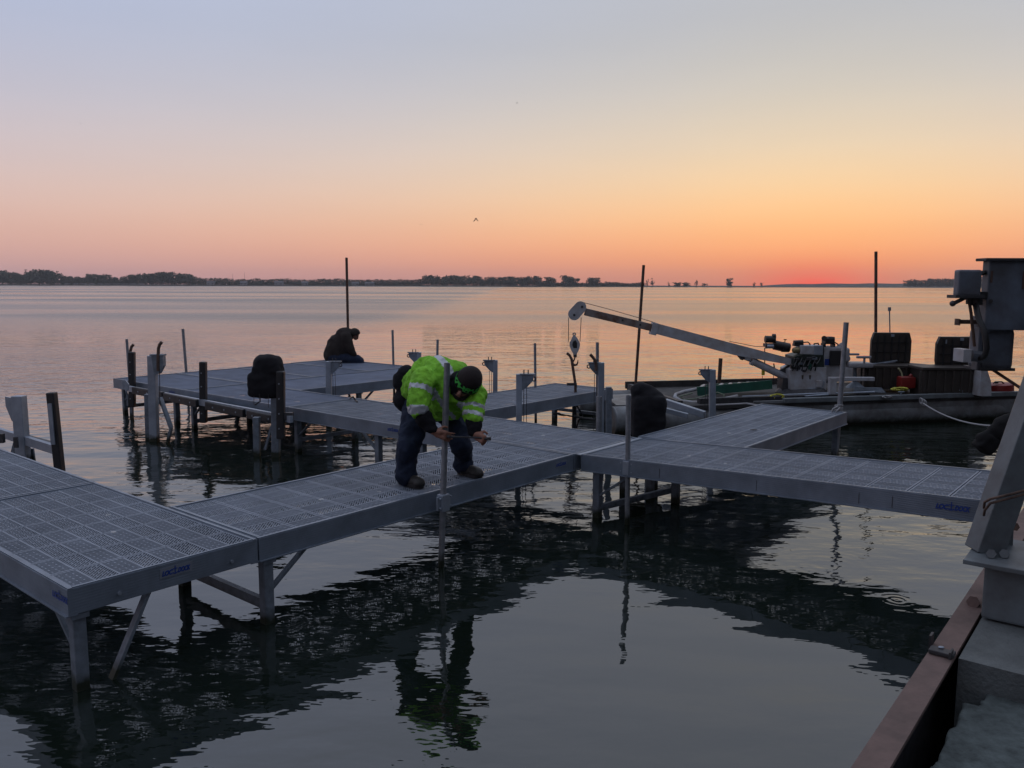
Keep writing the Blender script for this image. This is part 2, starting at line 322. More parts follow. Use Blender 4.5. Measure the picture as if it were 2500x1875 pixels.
# ------------------------------------------------------------------ water
def make_water():
    m = bpy.data.materials.new('lake_water'); m.use_nodes = True; t = m.node_tree; nn = t.nodes; ll = t.links; b = nn['Principled BSDF']
    b.inputs['Base Color'].default_value = (.006, .010, .007, 1); b.inputs['Roughness'].default_value = .015; b.inputs['IOR'].default_value = 1.8
    def ma(op, a, b_=None, c_=None, clamp=False):
        n = nn.new('ShaderNodeMath'); n.operation = op; n.use_clamp = clamp
        for i, x in enumerate((a, b_, c_)):
            if x is None: continue
            if isinstance(x, (int, float)): n.inputs[i].default_value = x
            else: ll.new(x, n.inputs[i])
        return n.outputs[0]
    geo = nn.new('ShaderNodeNewGeometry'); sp = nn.new('ShaderNodeSeparateXYZ'); ll.new(geo.outputs['Position'], sp.inputs[0])
    X, Y = sp.outputs[0], sp.outputs[1]
    def noise_(sc, stretch=(1, 1, 1), detail=3, rot=0., rough=.5):
        mp = nn.new('ShaderNodeMapping'); mp.vector_type = 'POINT'; mp.inputs['Scale'].default_value = stretch; mp.inputs['Rotation'].default_value = (0, 0, rot); ll.new(geo.outputs['Position'], mp.inputs[0])
        n = nn.new('ShaderNodeTexNoise'); n.inputs['Scale'].default_value = sc; n.inputs['Detail'].default_value = detail; n.inputs['Roughness'].default_value = rough; ll.new(mp.outputs[0], n.inputs[0])
        return n.outputs[0]
    def sm(x, lo, hi):
        n = nn.new('ShaderNodeMapRange'); n.interpolation_type = 'SMOOTHSTEP'; n.inputs['From Min'].default_value = lo; n.inputs['From Max'].default_value = hi; ll.new(x, n.inputs[0]); return n.outputs[0]
    patch = noise_(.016, (.35, 1, 1), 3)                       # wind patches far out
    patch2 = noise_(.05, (.5, 1, 1), 3, .3)
    far = sm(Y, 34, 62)
    farm = ma('MULTIPLY', far, sm(patch, .30, .55))
    farstreak = ma('ADD', .45, ma('MULTIPLY', sm(noise_(.03, (.12, 1, 1), 3), .35, .6), .55))
    leftp = ma('MULTIPLY', ma('MULTIPLY', sm(ma('MULTIPLY', X, -1), 4.5, 12), sm(Y, 12, 19)), sm(patch2, .25, .5))
    mid = ma('MULTIPLY', sm(Y, 10, 13), .12)
    nearw = noise_(.35, (.6, 1, 1), 2, .8)
    amp = ma('ADD', ma('ADD', ma('MULTIPLY', farm, .30), ma('MULTIPLY', leftp, .45)), ma('ADD', mid, ma('ADD', .03, ma('MULTIPLY', sm(nearw, .3, .7), .15))))
    b_r = ma('ADD', .012, ma('ADD', ma('MULTIPLY', ma('MULTIPLY', farm, farstreak), .22), ma('MULTIPLY', leftp, .10)))
    ll.new(b_r, b.inputs['Roughness'])
    # wavelets: short wind ripples + longer lazy undulation
    fine = noise_(5.2, (.55, 1, 1), 3, .25)
    fine2 = noise_(2.1, (.6, 1, 1), 2, -.3)
    swell = noise_(.95, (.5, 1, 1), 2, .35)
    swell2 = noise_(.33, (.6, 1.2, 1), 1, -.15)
    h = ma('ADD', ma('MULTIPLY', ma('MULTIPLY', fine, amp), .060), ma('MULTIPLY', ma('MULTIPLY', fine2, amp), .085))
    h = ma('ADD', h, ma('ADD', ma('MULTIPLY', swell, .036), ma('MULTIPLY', swell2, .034)))
    # rings where poles and drips touch the surface
    rings = [(at(2190,1465,0), .16, .0007), (at(2015,1380,0), .7, .00022), (at(1290,1720,0), .6, .00016), (at(700,1515,0), .3, .0003)]
    for c, rad, am in rings:
        dx = ma('SUBTRACT', X, c.x); dy = ma('SUBTRACT', Y, c.y)
        d = ma('SQRT', ma('ADD', ma('MULTIPLY', dx, dx), ma('MULTIPLY', dy, dy)))
        wv = ma('MULTIPLY', ma('SINE', ma('MULTIPLY', d, 2*PI/(.06 if rad < .5 else .095))), ma('SUBTRACT', 1, sm(d, rad*.35, rad)))
        h = ma('ADD', h, ma('MULTIPLY', wv, am))
    bp = nn.new('ShaderNodeBump'); bp.inputs['Strength'].default_value = 1; bp.inputs['Distance'].default_value = 1.0
    ll.new(h, bp.inputs['Height']); ll.new(bp.outputs[0], b.inputs['Normal'])
    # floating specks
    v = nn.new('ShaderNodeTexVoronoi'); v.inputs['Scale'].default_value = 1.1; ll.new(geo.outputs['Position'], v.inputs[0])
    s_ = ma('LESS_THAN', v.outputs[0], .013)
    mx_ = nn.new('ShaderNodeMix'); mx_.data_type = 'RGBA'; ll.new(s_, mx_.inputs[0]); mx_.inputs[6].default_value = (.006, .010, .007, 1); mx_.inputs[7].default_value = (.10, .10, .08, 1)
    ll.new(mx_.outputs[2], b.inputs['Base Color'])
    mb = MB(); xs = [-4000, -60, -10, 10, 60, 4000]; ys = [-30, 6, 30, 120, 400, 1002]
    g_ = [[mb.bm.verts.new((x, y, 0)) for x in xs] for y in ys]
    for i in range(len(ys)-1):
        for j in range(len(xs)-1): mb.bm.faces.new((g_[i][j], g_[i][j+1], g_[i+1][j+1], g_[i+1][j]))
    obj('water', mb, m, kind='structure', label='calm lake water mirroring the sunset')
make_water()
# ------------------------------------------------------------------ far shore
shore_m = mat('dark_shore_ground', (.045, .042, .035), .95, 0, var=.4, vscale=.05)
def far_ground():
    mb = MB(); rows = [(998, -.5), (1001, .5), (1006, 1.0), (1200, 1.2), (1640, 1.5)]
    n = 60; G = []
    for y, z in rows:
        G.append([mb.bm.verts.new((-3800 + 7600*i/n, y + (3*math.sin(i*1.7) if y < 1100 else 0), z)) for i in range(n+1)])
    for a, b in zip(G, G[1:]):
        for i in range(n): mb.bm.faces.new((a[i], a[i+1], b[i+1], b[i]))
    obj('ground', mb, shore_m, kind='structure', label='low dark land along the far shore')
    mb = MB(); n = 60; G = []
    us = [1850 + i*(2700-1850)/n for i in range(n+1)]
    A = []; B = []; C = []
    for i, u in enumerate(us):
        hgt = 5.5*math.sin(min(1, i/10)*PI/2)*(.55+.45*noise.noise(Vector((i*.17, 3, 0)))+.3)
        x = (u-1250)/2000*1560
        A.append(mb.bm.verts.new((x, 1550, 1.0))); B.append(mb.bm.verts.new((x, 1570, 1.5+hgt))); C.append(mb.bm.verts.new((x, 1620, 1.0)))
    for i in range(n):
        mb.bm.faces.new((A[i], A[i+1], B[i+1], B[i])); mb.bm.faces.new((B[i], B[i+1], C[i+1], C[i]))
    obj('hills', mb, mat('wooded_hill', (.05, .05, .04), .95, 0, var=.3, vscale=.02), kind='structure', label='low wooded rise beyond the lake right of the sunset')
far_ground()
leafm = mat('far_tree_leaves', (.055, .065, .040), .9, 0, var=.4, vscale=.3)
barkm = mat('far_tree_bark', (.04, .035, .03), .9)
D0 = 1010.0
def shore_x(u, Y): return (u-1250)/2000*Y*1.0
def crown(mb, x, y, z0, h, w, n=150, dense=.7, rnd=random):
    cz = z0 + h*.58
    lobes = [(rnd.uniform(-.5, .5)*w*.7, rnd.uniform(-.3, .3)*w, rnd.uniform(-.45, .42)*h, rnd.uniform(.22, .42)) for _ in range(8)]
    for i in range(n):
        lx, ly, lz, lr = rnd.choice(lobes)
        d = Vector((rnd.gauss(0, 1), rnd.gauss(0, 1), rnd.gauss(0, 1))).normalized()*(rnd.random()**.4)
        p = Vector((x + lx + d.x*lr*w, y + ly + d.y*lr*w, cz + lz*.8 + d.z*lr*h*.62))
        if p.z > z0+h: p.z = z0+h - rnd.random()*h*.1
        if p.z < z0+.5: p.z = z0+.5
        s_ = rnd.uniform(.5, 1.15)*max(.6, h/14)
        a = Vector((rnd.uniform(-1, 1), rnd.uniform(-1, 1), rnd.uniform(-1, 1))).normalized(); b = a.orthogonal().normalized(); c = a.cross(b)
        q = [mb.bm.verts.new(p + b*s_*math.cos(k)+c*s_*math.sin(k)*.8) for k in (0, 1.6, 3.1, 4.7)]
        mb.bm.faces.new(q)
def trunk(mb, x, y, z0, h, limbs=5, r=.35, rnd=random):
    mb.path([(x, y, z0-.5), (x+.1*r, y, z0+h*.3), (x+rnd.uniform(-.6, .6), y, z0+h*.75)], r, 6, [r, r*.7, r*.2])
    for i in range(limbs):
        a = rnd.uniform(0, 2*PI); z = z0+h*rnd.uniform(.25, .6); l = h*rnd.uniform(.2, .38)
        mb.path([(x, y, z), (x+math.cos(a)*l*.5, y+math.sin(a)*l*.5, z+l*.45), (x+math.cos(a)*l*.8, y+math.sin(a)*l*.8, z+l*.9)], r*.3, 4, [r*.4, r*.25, r*.06])
prof = [(0,658),(20,660),(40,664),(60,668),(68,672),(80,664),(90,658),(100,657),(120,657),(140,661),(150,668),(155,674),(175,673),(190,674),(215,676),(222,669),(235,668),(250,671),(262,670),(272,669),(280,675),(300,677),(312,675),(330,670),(350,667),(380,668),(400,664),(430,664),(450,666),(465,668),(480,674),(495,678),(520,678),(530,676),(545,680),(560,678),(580,681),(595,679),(615,682),(632,678),(645,681),(680,680),(700,679),(735,682),(740,680),(750,682),(790,680),(820,681),(834,677),(845,681),(880,682),(920,681),(970,682),(977,680),(1000,682),(1025,681),(1038,681),(1042,672),(1050,670),(1070,672),(1078,676),(1100,671),(1120,673),(1155,672),(1170,674),(1180,681),(1190,676),(1200,674),(1220,676),(1245,674),(1270,676),(1300,673),(1315,674),(1318,680),(1330,677),(1350,677),(1362,683),(1370,677),(1385,673),(1395,676),(1410,679),(1425,686),(1440,678),(1450,676),(1462,681),(1470,691),(1478,687),(1500,688),(1530,691),(1565,688)]
def pv(u, pr):
    for (a, va), (b, vb) in zip(pr, pr[1:]):
        if a <= u <= b: return va + (vb-va)*(u-a)/max(1e-6, b-a)
    return pr[0][1] if u < pr[0][0] else pr[-1][1]
def wood(name, label, u0, u1, pr, Y=D0, n=90, step=7.0):
    rnd = random.Random(int(u0)+5); mc = MB()
    u = u0
    while u < u1:
        for row in (0, 14):
            uu = u + rnd.uniform(-2, 2) + row*.2
            yy = Y + row + rnd.uniform(-4, 4)
            ht = P(uu, pv(uu, pr) + (0 if row == 0 else .5) + rnd.uniform(-.6, 1.6), yy).z - 1.0
            ht = max(ht, 2.2)
            crown(mc, shore_x(uu, yy), yy, .8, ht, max(5.5, ht*.75), int(n*max(.5, ht/14)), rnd=rnd)
            crown(mc, shore_x(uu, yy), yy-3, .3, ht*.62, max(6, ht*.8), int(n*.6*max(.6, ht/14)), rnd=rnd)
            trunk(mc, shore_x(uu, yy), yy, .8, ht*.8, 2, .25, rnd)
        u += step*rnd.uniform(.75, 1.2)*max(.45, ht/14)
    obj(name, mc, leafm, kind='stuff', label=label, cat='woodland')
wood('woodland', 'dark wood filling the far shore at the left edge', -60, 152, prof, n=170)
wood('woodland', 'long dark wood on the far shore behind the floating pier ends', 156, 496, prof, n=170)
wood('woodland', 'low even treeline around houses on the far shore', 498, 1037, prof, n=110, step=6)
wood('woodland', 'tall dark wood above the bent worker on the far shore', 1041, 1318, prof, n=190)
wood('woodland', 'low scrub strip under the dome shaped trees of the far shore', 1314, 1472, [(1300, 688), (1480, 690)], n=60, step=5)
wood('woodland', 'thinning scrub at the right end of the far wood', 1468, 1566, prof, n=60, step=5)
prr = [(2190,690),(2203,683),(2215,681),(2240,684),(2270,679),(2300,680),(2340,678),(2420,676),(2700,676)]
wood('woodland', 'rounded hazy wood behind the electric box at the right', 2204, 2700, prr, n=150, Y=1100)
def far_tree(u, vtop, wpx, label, Y=D0, dens=1.0, seed=0):
    rnd = random.Random(seed); x = shore_x(u, Y); h = P(u, vtop, Y).z - 1.0; w = wpx/2000*Y
    t = thing('tree', label, 'tree', (x, Y, .8), group='single trees on the far shore')
    mc = MB(); crown(mc, x, Y, .8, h, w*.85, int((170 if dens < 1 else 330)*dens), rnd=rnd); dens > 1 and crown(mc, x, Y, .3, h*.65, w*.8, int(260*dens), rnd=rnd); obj('crown', mc, leafm, t)
    mt = MB(); trunk(mt, x, Y, .3, h*.9, 9, .5, rnd); obj('trunk', mt, barkm, t)
for i, (u, v, w, d, lab) in enumerate([
    (1341, 676, 40, 2.4, 'round broad tree just right of the tall far wood'),
    (1384, 672, 34, 2.6, 'tallest dome shaped tree right of the far wood'),
    (1404, 679, 24, 1.6, 'low tree leaning on the tallest dome shaped tree'),
    (1449, 676, 36, 2.6, 'single dense dome shaped tree above the crane tip'),
    (1577, 680, 9, .35, 'thin sparse tree touching the tall leaning brown pole'),
    (1591, 679, 14, .5, 'airy twin of the sparse tree right of the tall leaning pole'),
    (1630, 688, 8, .25, 'tiny bare tree left of the flat topped far clump'),
    (1649, 689, 22, 1.3, 'left half of the flat topped far clump'),
    (1671, 689, 22, 1.3, 'right half of the flat topped far clump'),
    (1697, 682, 11, .5, 'small upright tree right of the flat topped far clump'),
    (1716, 691, 17, .9, 'very low bush like tree before the lone round tree'),
    (1776, 679, 17, 1.1, 'lone round headed tree standing on the bare far spit'),
    (1835, 689, 9, .4, 'left one of two tiny trees left of the sunset glow'),
    (1855, 689, 9, .4, 'right one of two tiny trees left of the sunset glow')]):
    far_tree(u, v, w, lab, seed=i+3, dens=d)
pale = mat('pale_house_wall', (.22, .22, .23), .8); roofm = mat('grey_roof', (.10, .10, .11), .8)
def house(u, w, h, label, i):
    Y = 1004.; x = shore_x(u, Y)
    t = thing('house', label, 'house', (x, Y, .9), group='houses among trees on the far shore')
    obj('wall', MB().box((x, Y, .9+h/2), (w, 5, h)), pale, t)
    obj('roof', roof(x, Y, w, h), roofm, t)
    for k in (-.28, .28): obj('window', MB().box((x+k*w, Y-2.52, .9+h*.55), (1.3, .08, 1.3)), steel_dk, t)
def roof(x, Y, w, h):
    m = MB(); m.prism([(x, Y-3, .9+h), (x, Y+3, .9+h), (x, Y, .9+h+2.0)], w+.8, (1, 0, 0)); return m
for i, (u, w, h, l) in enumerate([(520, 9, 3.2, 'pale far house below the two thin masts'), (600, 8, 3, 'pale far house right of the two thin masts'), (685, 10, 3.4, 'widest pale far house left of the seated man'),
        (748, 7, 3, 'pale far house halfway to the tall pole'), (870, 8, 2.6, 'low pale far house right of the tall pole'), (905, 11, 2.6, 'long low far house right of the tall pole')]): house(u, w, h, l, i)
def pier(u0, u1):
    i = 0; u = u0
    rnd = random.Random(4)
    names = ['leftmost','second','third','fourth','fifth','sixth','seventh','eighth','ninth','rightmost']
    for k in range(10):
        u = u0+(u1-u0)*k/9; Y = 985; x = shore_x(u, Y); w = rnd.uniform(5, 8)
        t = thing('boat_shelter', names[k]+' of ten white boat shelters along the far left shore', 'boat shelter', (x, Y, 0), group='white boat shelters on the far shore')
        obj('canopy', MB().box((x, Y, 2.1), (w, 3, .5), bev=.1), white_p, t)
        for sx in (-.45, .45): obj('post', MB().tube((x+sx*w, Y-1.3, -.3), (x+sx*w, Y-1.3, 1.9), .1), galv, t)
pier(172, 350)
def mast(u, v0, r, label, water_tower=False):
    Y = 1040; x = shore_x(u, Y); z = P(u, v0, Y).z
    mb = MB().tube((x, Y, 0), (x, Y, z), r, r*.5, 6)
    if water_tower:
        mb.box((x, Y, z-.6), (3.4, 1, .8)); mb.box((x, Y, z-4), (4.4, 1, .8)); mb.box((x, Y, z-2.2), (2.0, 1, .5))
        for k in range(3): mb.tube((x-1.6+k*1.6, Y-.6, z-4.5), (x-1.6+k*1.6, Y-.6, z-3.2), .25)
    obj('mast', mb, steel_dk, None, label, 'mast')
mast(73, 658, .5, 'stubby antenna tower between the woods at far left', True)
mast(573, 668, .22, 'shorter of two thin masts above the far houses')
mast(602, 664, .2, 'taller of two thin masts above the far houses')
# ------------------------------------------------------------------ lettering on the dock frames
def text_mesh(s, size):
    c = bpy.data.curves.new('t', 'FONT'); c.body = s; c.size = size; c.shear = .3; c.offset = size*.05; c.extrude = .0008; c.space_character = .92
    o = bpy.data.objects.new('t', c); S.collection.objects.link(o)
    dg = bpy.context.evaluated_depsgraph_get(); me = bpy.data.meshes.new_from_object(o.evaluated_get(dg))
    bpy.data.objects.remove(o); return me
def logo(parent, p, right, up, w, sticker=True):
    """sign writing: LOC, an anchor, DOCK"""
    h = w*.165; right = right.normalized(); nrm = right.cross(up).normalized()
    R = Matrix((right, up, nrm)).transposed().to_4x4(); mb = MB()
    for s, x0, x1 in (('LOC', -.48*w, -.10*w), ('DOCK', .06*w, .50*w)):
        me = text_mesh(s, h*1.3)
        xs = [v.co.x for v in me.vertices]; k = (x1-x0)/(max(xs)-min(xs))
        me.transform(Matrix.Translation((x0-min(xs)*k, -h*.5, 0)) @ Matrix.Diagonal((k, 1, 1, 1)))
        me.transform(Matrix.Translation(p) @ R @ Matrix.Translation((0, 0, .004)))
        mb.bm.from_mesh(me); bpy.data.meshes.remove(me)
    q = lambda x, y: p + right*x*w + up*y*w + nrm*.004
    mb.prism([q(-.045, .17), q(-.015, .17), q(-.02, -.10), q(-.05, -.10)], .0016, nrm)
    mb.prism([q(-.10, .085), q(.045, .085), q(.04, .055), q(-.105, .055)], .0016, nrm)
    pts = [q(-.14+.02, -.05), q(-.10, -.09), q(-.04, -.11), q(.03, -.09), q(.07, -.04), q(.035, -.04), q(.0, -.07), q(-.04, -.08), q(-.08, -.06), q(-.09, -.04)]
    mb.prism(pts, .0016, nrm)
    if sticker:
        st = MB().prism([p + right*(-.56*w) - up*h*.95 + nrm*.0016, p + right*(.54*w) - up*h*.95 + nrm*.0016, p + right*(.58*w) + up*h*1.05 + nrm*.0016, p + right*(-.52*w) + up*h*1.05 + nrm*.0016], .0014, nrm)
        so_ = obj('sticker', st, stk, parent); 
    obj('lettering', mb, blue_s, parent)
# ------------------------------------------------------------------ dock sections
frame_m = None
def fluted():
    m = mat('fluted_aluminium_frame', (.17, .205, .255), .42, .3, var=.28, vscale=3); t = m.node_tree; b = t.nodes['Principled BSDF']
    co = t.nodes.new('ShaderNodeTexCoord'); w = t.nodes.new('ShaderNodeTexWave'); w.wave_type = 'BANDS'; w.bands_direction = 'Z'; w.inputs['Scale'].default_value = 19; t.links.new(co.outputs['Object'], w.inputs[0])
    bp = t.nodes.new('ShaderNodeBump'); bp.inputs['Distance'].default_value = .0018; bp.inputs['Strength'].default_value = .35; t.links.new(w.outputs[0], bp.inputs['Height']); t.links.new(bp.outputs[0], b.inputs['Normal'])
    return m
frame_m = fluted()
FH = .152
PLANKS = {}
def plank_mesh(Lx, Wy, th, bw_=.0074, zb_=-.030):
    """moulded planks built slat by slat: herringbone bars, ribs between the bands, bridges across the slots"""
    key = (round(Lx, 2), round(Wy, 2), bw_)
    if key in PLANKS: return PLANKS[key]
    V, Fc = [], []
    def bar(x0, y0, x1, y1, w, zt, zb):
        dx, dy = x1-x0, y1-y0; l = math.hypot(dx, dy); nx, ny = -dy/l*w/2, dx/l*w/2; i = len(V)
        for z in (zb, zt):
            V.extend(((x0+nx, y0+ny, z), (x1+nx, y1+ny, z), (x1-nx, y1-ny, z), (x0-nx, y0-ny, z)))
        Fc.extend(((i+4, i+7, i+6, i+5), (i, i+1, i+5, i+4), (i+1, i+2, i+6, i+5), (i+2, i+3, i+7, i+6), (i+3, i, i+4, i+7)))
    npk = round((Lx-2*th)/.305); pl = (Lx-2*th)/npk; nb = 2*round((Wy-2*th)/.305); bw = (Wy-2*th)/nb; pit = pl/12
    for k in range(npk):
        xa = th + k*pl + .005; xb = th + (k+1)*pl - .005
        bar(xa+.006, th+.002, xa+.006, Wy-th-.002, .012, -.003, -.026); bar(xb-.006, th+.002, xb-.006, Wy-th-.002, .012, -.003, -.026)
        for j in range(nb+1):
            y = th + j*bw; y = min(max(y, th+.008), Wy-th-.008)
            bar(xa+.0125, y, xb-.0125, y, .012, -.0034, -.024)
        for j in range(nb):
            s_ = 1 if j % 2 else -1; y0 = th+j*bw
            for q in range(-8, 21):
                xs_ = xa + q*pit
                # centre line x = xs_ + s_*(y-ymid)
                lo, hi = 0.0, bw; ym = bw/2; a, b = xa+.012, xb-.012
                if s_ > 0: lo = max(lo, a-xs_+ym); hi = min(hi, b-xs_+ym)
                else: lo = max(lo, xs_+ym-b); hi = min(hi, xs_+ym-a)
                if hi-lo < .012: continue
                bar(xs_+s_*(lo-ym), y0+lo, xs_+s_*(hi-ym), y0+hi, bw_, -.0042, zb_)
                for fr in ((.5,) if q % 2 else (.25, .75)):
                    yy = bw*fr
                    if lo+.008 < yy < hi-.008 and xs_+s_*(yy-ym)+pit < b: bar(xs_+s_*(yy-ym), y0+yy, xs_+s_*(yy-ym)+pit, y0+yy, .0075, -.0050, max(zb_, -.013))
    me = bpy.data.meshes.new('decking'); me.from_pydata(V, [], Fc); me.update(); me.materials.append(plank_m); PLANKS[key] = me; return me
def dock(label, a0, a1, b0, b1, legs=(), logos=(), tilt=0., z=ZD, gap=.006):
    """a rectangle in dock coordinates. legs: (a, b, brace_dir) with braces along 'a+','a-','b+','b-' ; a thing with frame, decking, legs"""
    a0 += gap; b0 += gap; a1 -= gap; b1 -= gap
    la, lb = a1-a0, b1-b0; longA = la >= lb
    o = AB(a0, b0) if longA else AB(a1, b0)
    rz = DA if longA else DA + PI/2
    Lx, Wy = (la, lb) if longA else (lb, la)
    t = thing('dock_section', label, 'dock section', (o.x, o.y, z), rz, 'aluminium dock sections of the pier')
    # frame: four side boards with a raised lip and a bottom flange (local coords, x along)
    f = MB(); th = .035
    for (cx, cy, sx, sy) in ((Lx/2, th/2, Lx, th), (Lx/2, Wy-th/2, Lx, th)):
        f.box((cx, cy, -FH/2), (sx, sy, FH)); f.box((cx, cy, .0035), (sx, sy*.7, .007))
        f.box((cx, cy, -FH-.004), (sx, sy+.03, .008))
    for (cx, cy, sx, sy) in ((th/2, Wy/2, th, Wy-2*th), (Lx-th/2, Wy/2, th, Wy-2*th)):
        f.box((cx, cy, -FH/2), (sx, sy, FH)); f.box((cx, cy, .0035), (sx*.55, sy, .007))
    k = 1
    while k*.61 < Lx-.2: f.box((k*.61, Wy/2, -.09), (.035, Wy-2*th, .07)); k += 1
    obj('frame', f, frame_m, t, local=True)
    if o.y < 16 and min(a0, 0) > -9 and a1 < 4.9 and b1 < 5.5:
        do = bpy.data.objects.new('decking', plank_mesh(Lx, Wy, th, .0058, -.013)); S.collection.objects.link(do); do.parent = t; ROOTM[do.name] = ROOTM[t.name]
    else:
        dk = MB()
        for zz in (-.004, -.014, -.024):
            vs = [dk.bm.verts.new((x, y, zz)) for x, y in ((th, th), (Lx-th, th), (Lx-th, Wy-th), (th, Wy-th))]; dk.bm.faces.new(vs)
        obj('decking', dk, grate, t, local=True)
    M = ROOTM[t.name]
    for (a, b, br, *opt) in legs:
        lp = AB(a, b); lm = MB()
        lm.box((lp.x, lp.y, (z-FH-1.3)/2), (.074, .074, z-FH+1.3), rz=DA, bev=.008)
        lm.box((lp.x, lp.y, z-FH-.02), (.10, .10, .03), rz=DA)
        lg = obj('leg', lm, alu_dull, t)
        d = {'a+': U1, 'a-': -U1, 'b+': U2, 'b-': -U2}.get(br)
        if d is not None:
            off = d*.34
            if opt and opt[0] == 'long':
                obj('brace', MB().beam(lp + d*.62 + Vector((0, 0, z-FH)), lp + d*.30 + Vector((0, 0, -.35)), .045, .02), alu_dull, t)
                obj('gusset', MB().prism([lp - U1*0 + U2*.04 + Vector((0, 0, z-FH)), lp + U2*.16 + Vector((0, 0, z-FH)), lp + U2*.04 + Vector((0, 0, z-FH-.13))], .02, U1), alu_dull, t)
            else:
                obj('brace', MB().beam(lp + off + Vector((0, 0, z-FH)), lp + Vector((0, 0, z-FH-.26)), .04, .02), alu_dull, t)
    for kind, a, b, w in logos:
        if kind == 'b-': obj_p = AB(a, b0, z-.058) - U2*.0 ; logo(t, AB(a, b0-.001, z-.055), U1, Vector((0, 0, 1)), w)
        if kind == 'a-': logo(t, AB(a0-.001, b, z-.06), -U2, Vector((0, 0, 1)), w, sticker=False)
    return t, f
def cross(t, a0, b0, a1, b1, z, h=.07): obj('crossbar', MB().beam(AB(a0, b0, z), AB(a1, b1, z), .04, h), alu_dull, t)
W4 = 1.22
tA, _ = dock('nearest dock section with a blue sticker on its corner side', -4.84, -3.62, 0, 2.46, legs=[(-4.77, .06, 'b+', 'x'), ], logos=[('b-', -4.20, 0, .19), ('a-', 0, .10, .22)])
obj('brace', MB().beam(AB(-4.36, .05, ZD-FH), AB(-4.66, .05, -.12), .055, .02), alu_dull, tA)
obj('gusset', MB().prism([AB(-4.77, .10, ZD-FH), AB(-4.77, .22, ZD-FH), AB(-4.77, .10, ZD-FH-.15)], .05, U1), alu_dull, tA)
tA2, _ = dock('dock section running out of the left edge of the photo', -4.84, -3.62, 2.46, 5.4, legs=[(-4.77, 5.3, 'b-')])
for a in (-4.55, -3.82): obj('bolt', MB().tube(AB(a, -.006, ZD-.10), AB(a, .012, ZD-.10), .011, n=8), alu, tA)
tB, _ = dock('perforated dock section the bent worker stands on', -3.62, 0, 0, W4, legs=[(-3.54, .05, 'a+'), (-3.54, W4-.05, '')], logos=[('b-', -.22, 0, .17)])
cross(tB, -3.54, .1, -3.54, W4-.1, .13)
# K row (main run), its sections from the T junction out to the left
tK1, _ = dock('perforated dock section at the T junction of the pier', 0, W4, 0, 2.44, legs=[(1.10, .1, ''), (.1, 2.3, '')])
tK2, _ = dock('dock section behind the bent worker with a small blue logo', 0, W4, 2.44, 4.9, logos=[('a-', 0, 2.72, .2)], legs=[(.1, 3.1, 'b+'), (.1, 4.8, 'b-'), (1.1, 4.8, '')])
cross(tK2, .1, 4.8, 1.1, 4.8, .16, .05)
tK3, _ = dock('dock section behind the covered motor on the left lift', 0, W4, 4.9, 7.75, legs=[(.1, 7.6, 'b-'), (1.1, 7.6, '')])
cross(tK3, .1, 7.6, 1.1, 7.6, .12, .06)
tK4, _ = dock('leftmost outer dock section of the far platform', 0, W4, 7.75, 10.22, legs=[(.12, 10.05, 'b-'), (1.1, 10.05, ''), (.12, 8.2, '')], logos=[('a-', 0, 8.1, .2)])
cross(tK4, .12, 10.05, 1.1, 10.05, .12, .06)
aa = [W4, 2.55, 3.88, 5.1]
tP1, _ = dock('platform dock section nearest the leaning left pole', aa[0], aa[1], 7.75, 10.24, legs=[(2.4, 10.1, ''), (2.4, 7.9, '')])
tP2, _ = dock('middle platform dock section with a small dark object on it', aa[1], aa[2], 7.75, 10.30, legs=[(3.7, 10.1, ''), ])
tP3, _ = dock('farthest platform dock section under the seated man', aa[2], aa[3], 7.75, 10.36, legs=[(5.0, 10.2, ''), (5.0, 7.9, '')])
tP4, _ = dock('long platform dock section facing the boat slip', W4, 4.95, 6.3, 7.75, legs=[(2.5, 6.4, 'a+'), (4.8, 6.45, 'a-'), (4.8, 7.6, '')])
tF, _ = dock('dock section reaching out under the crane hook', W4, 4.72, 2.6, 3.8, legs=[(3.0, 3.7, ''), (4.55, 3.68, ''), (4.6, 2.72, '')])
cross(tF, 4.58, 2.72, 4.58, 3.68, .2, .05)
tE, _ = dock('dock section leading out to the work barge', W4+.06, 4.68, -1.17, .05, legs=[(4.6, -1.05, ''), (4.6, -.05, ''), (1.5, -.05, 'a+')])
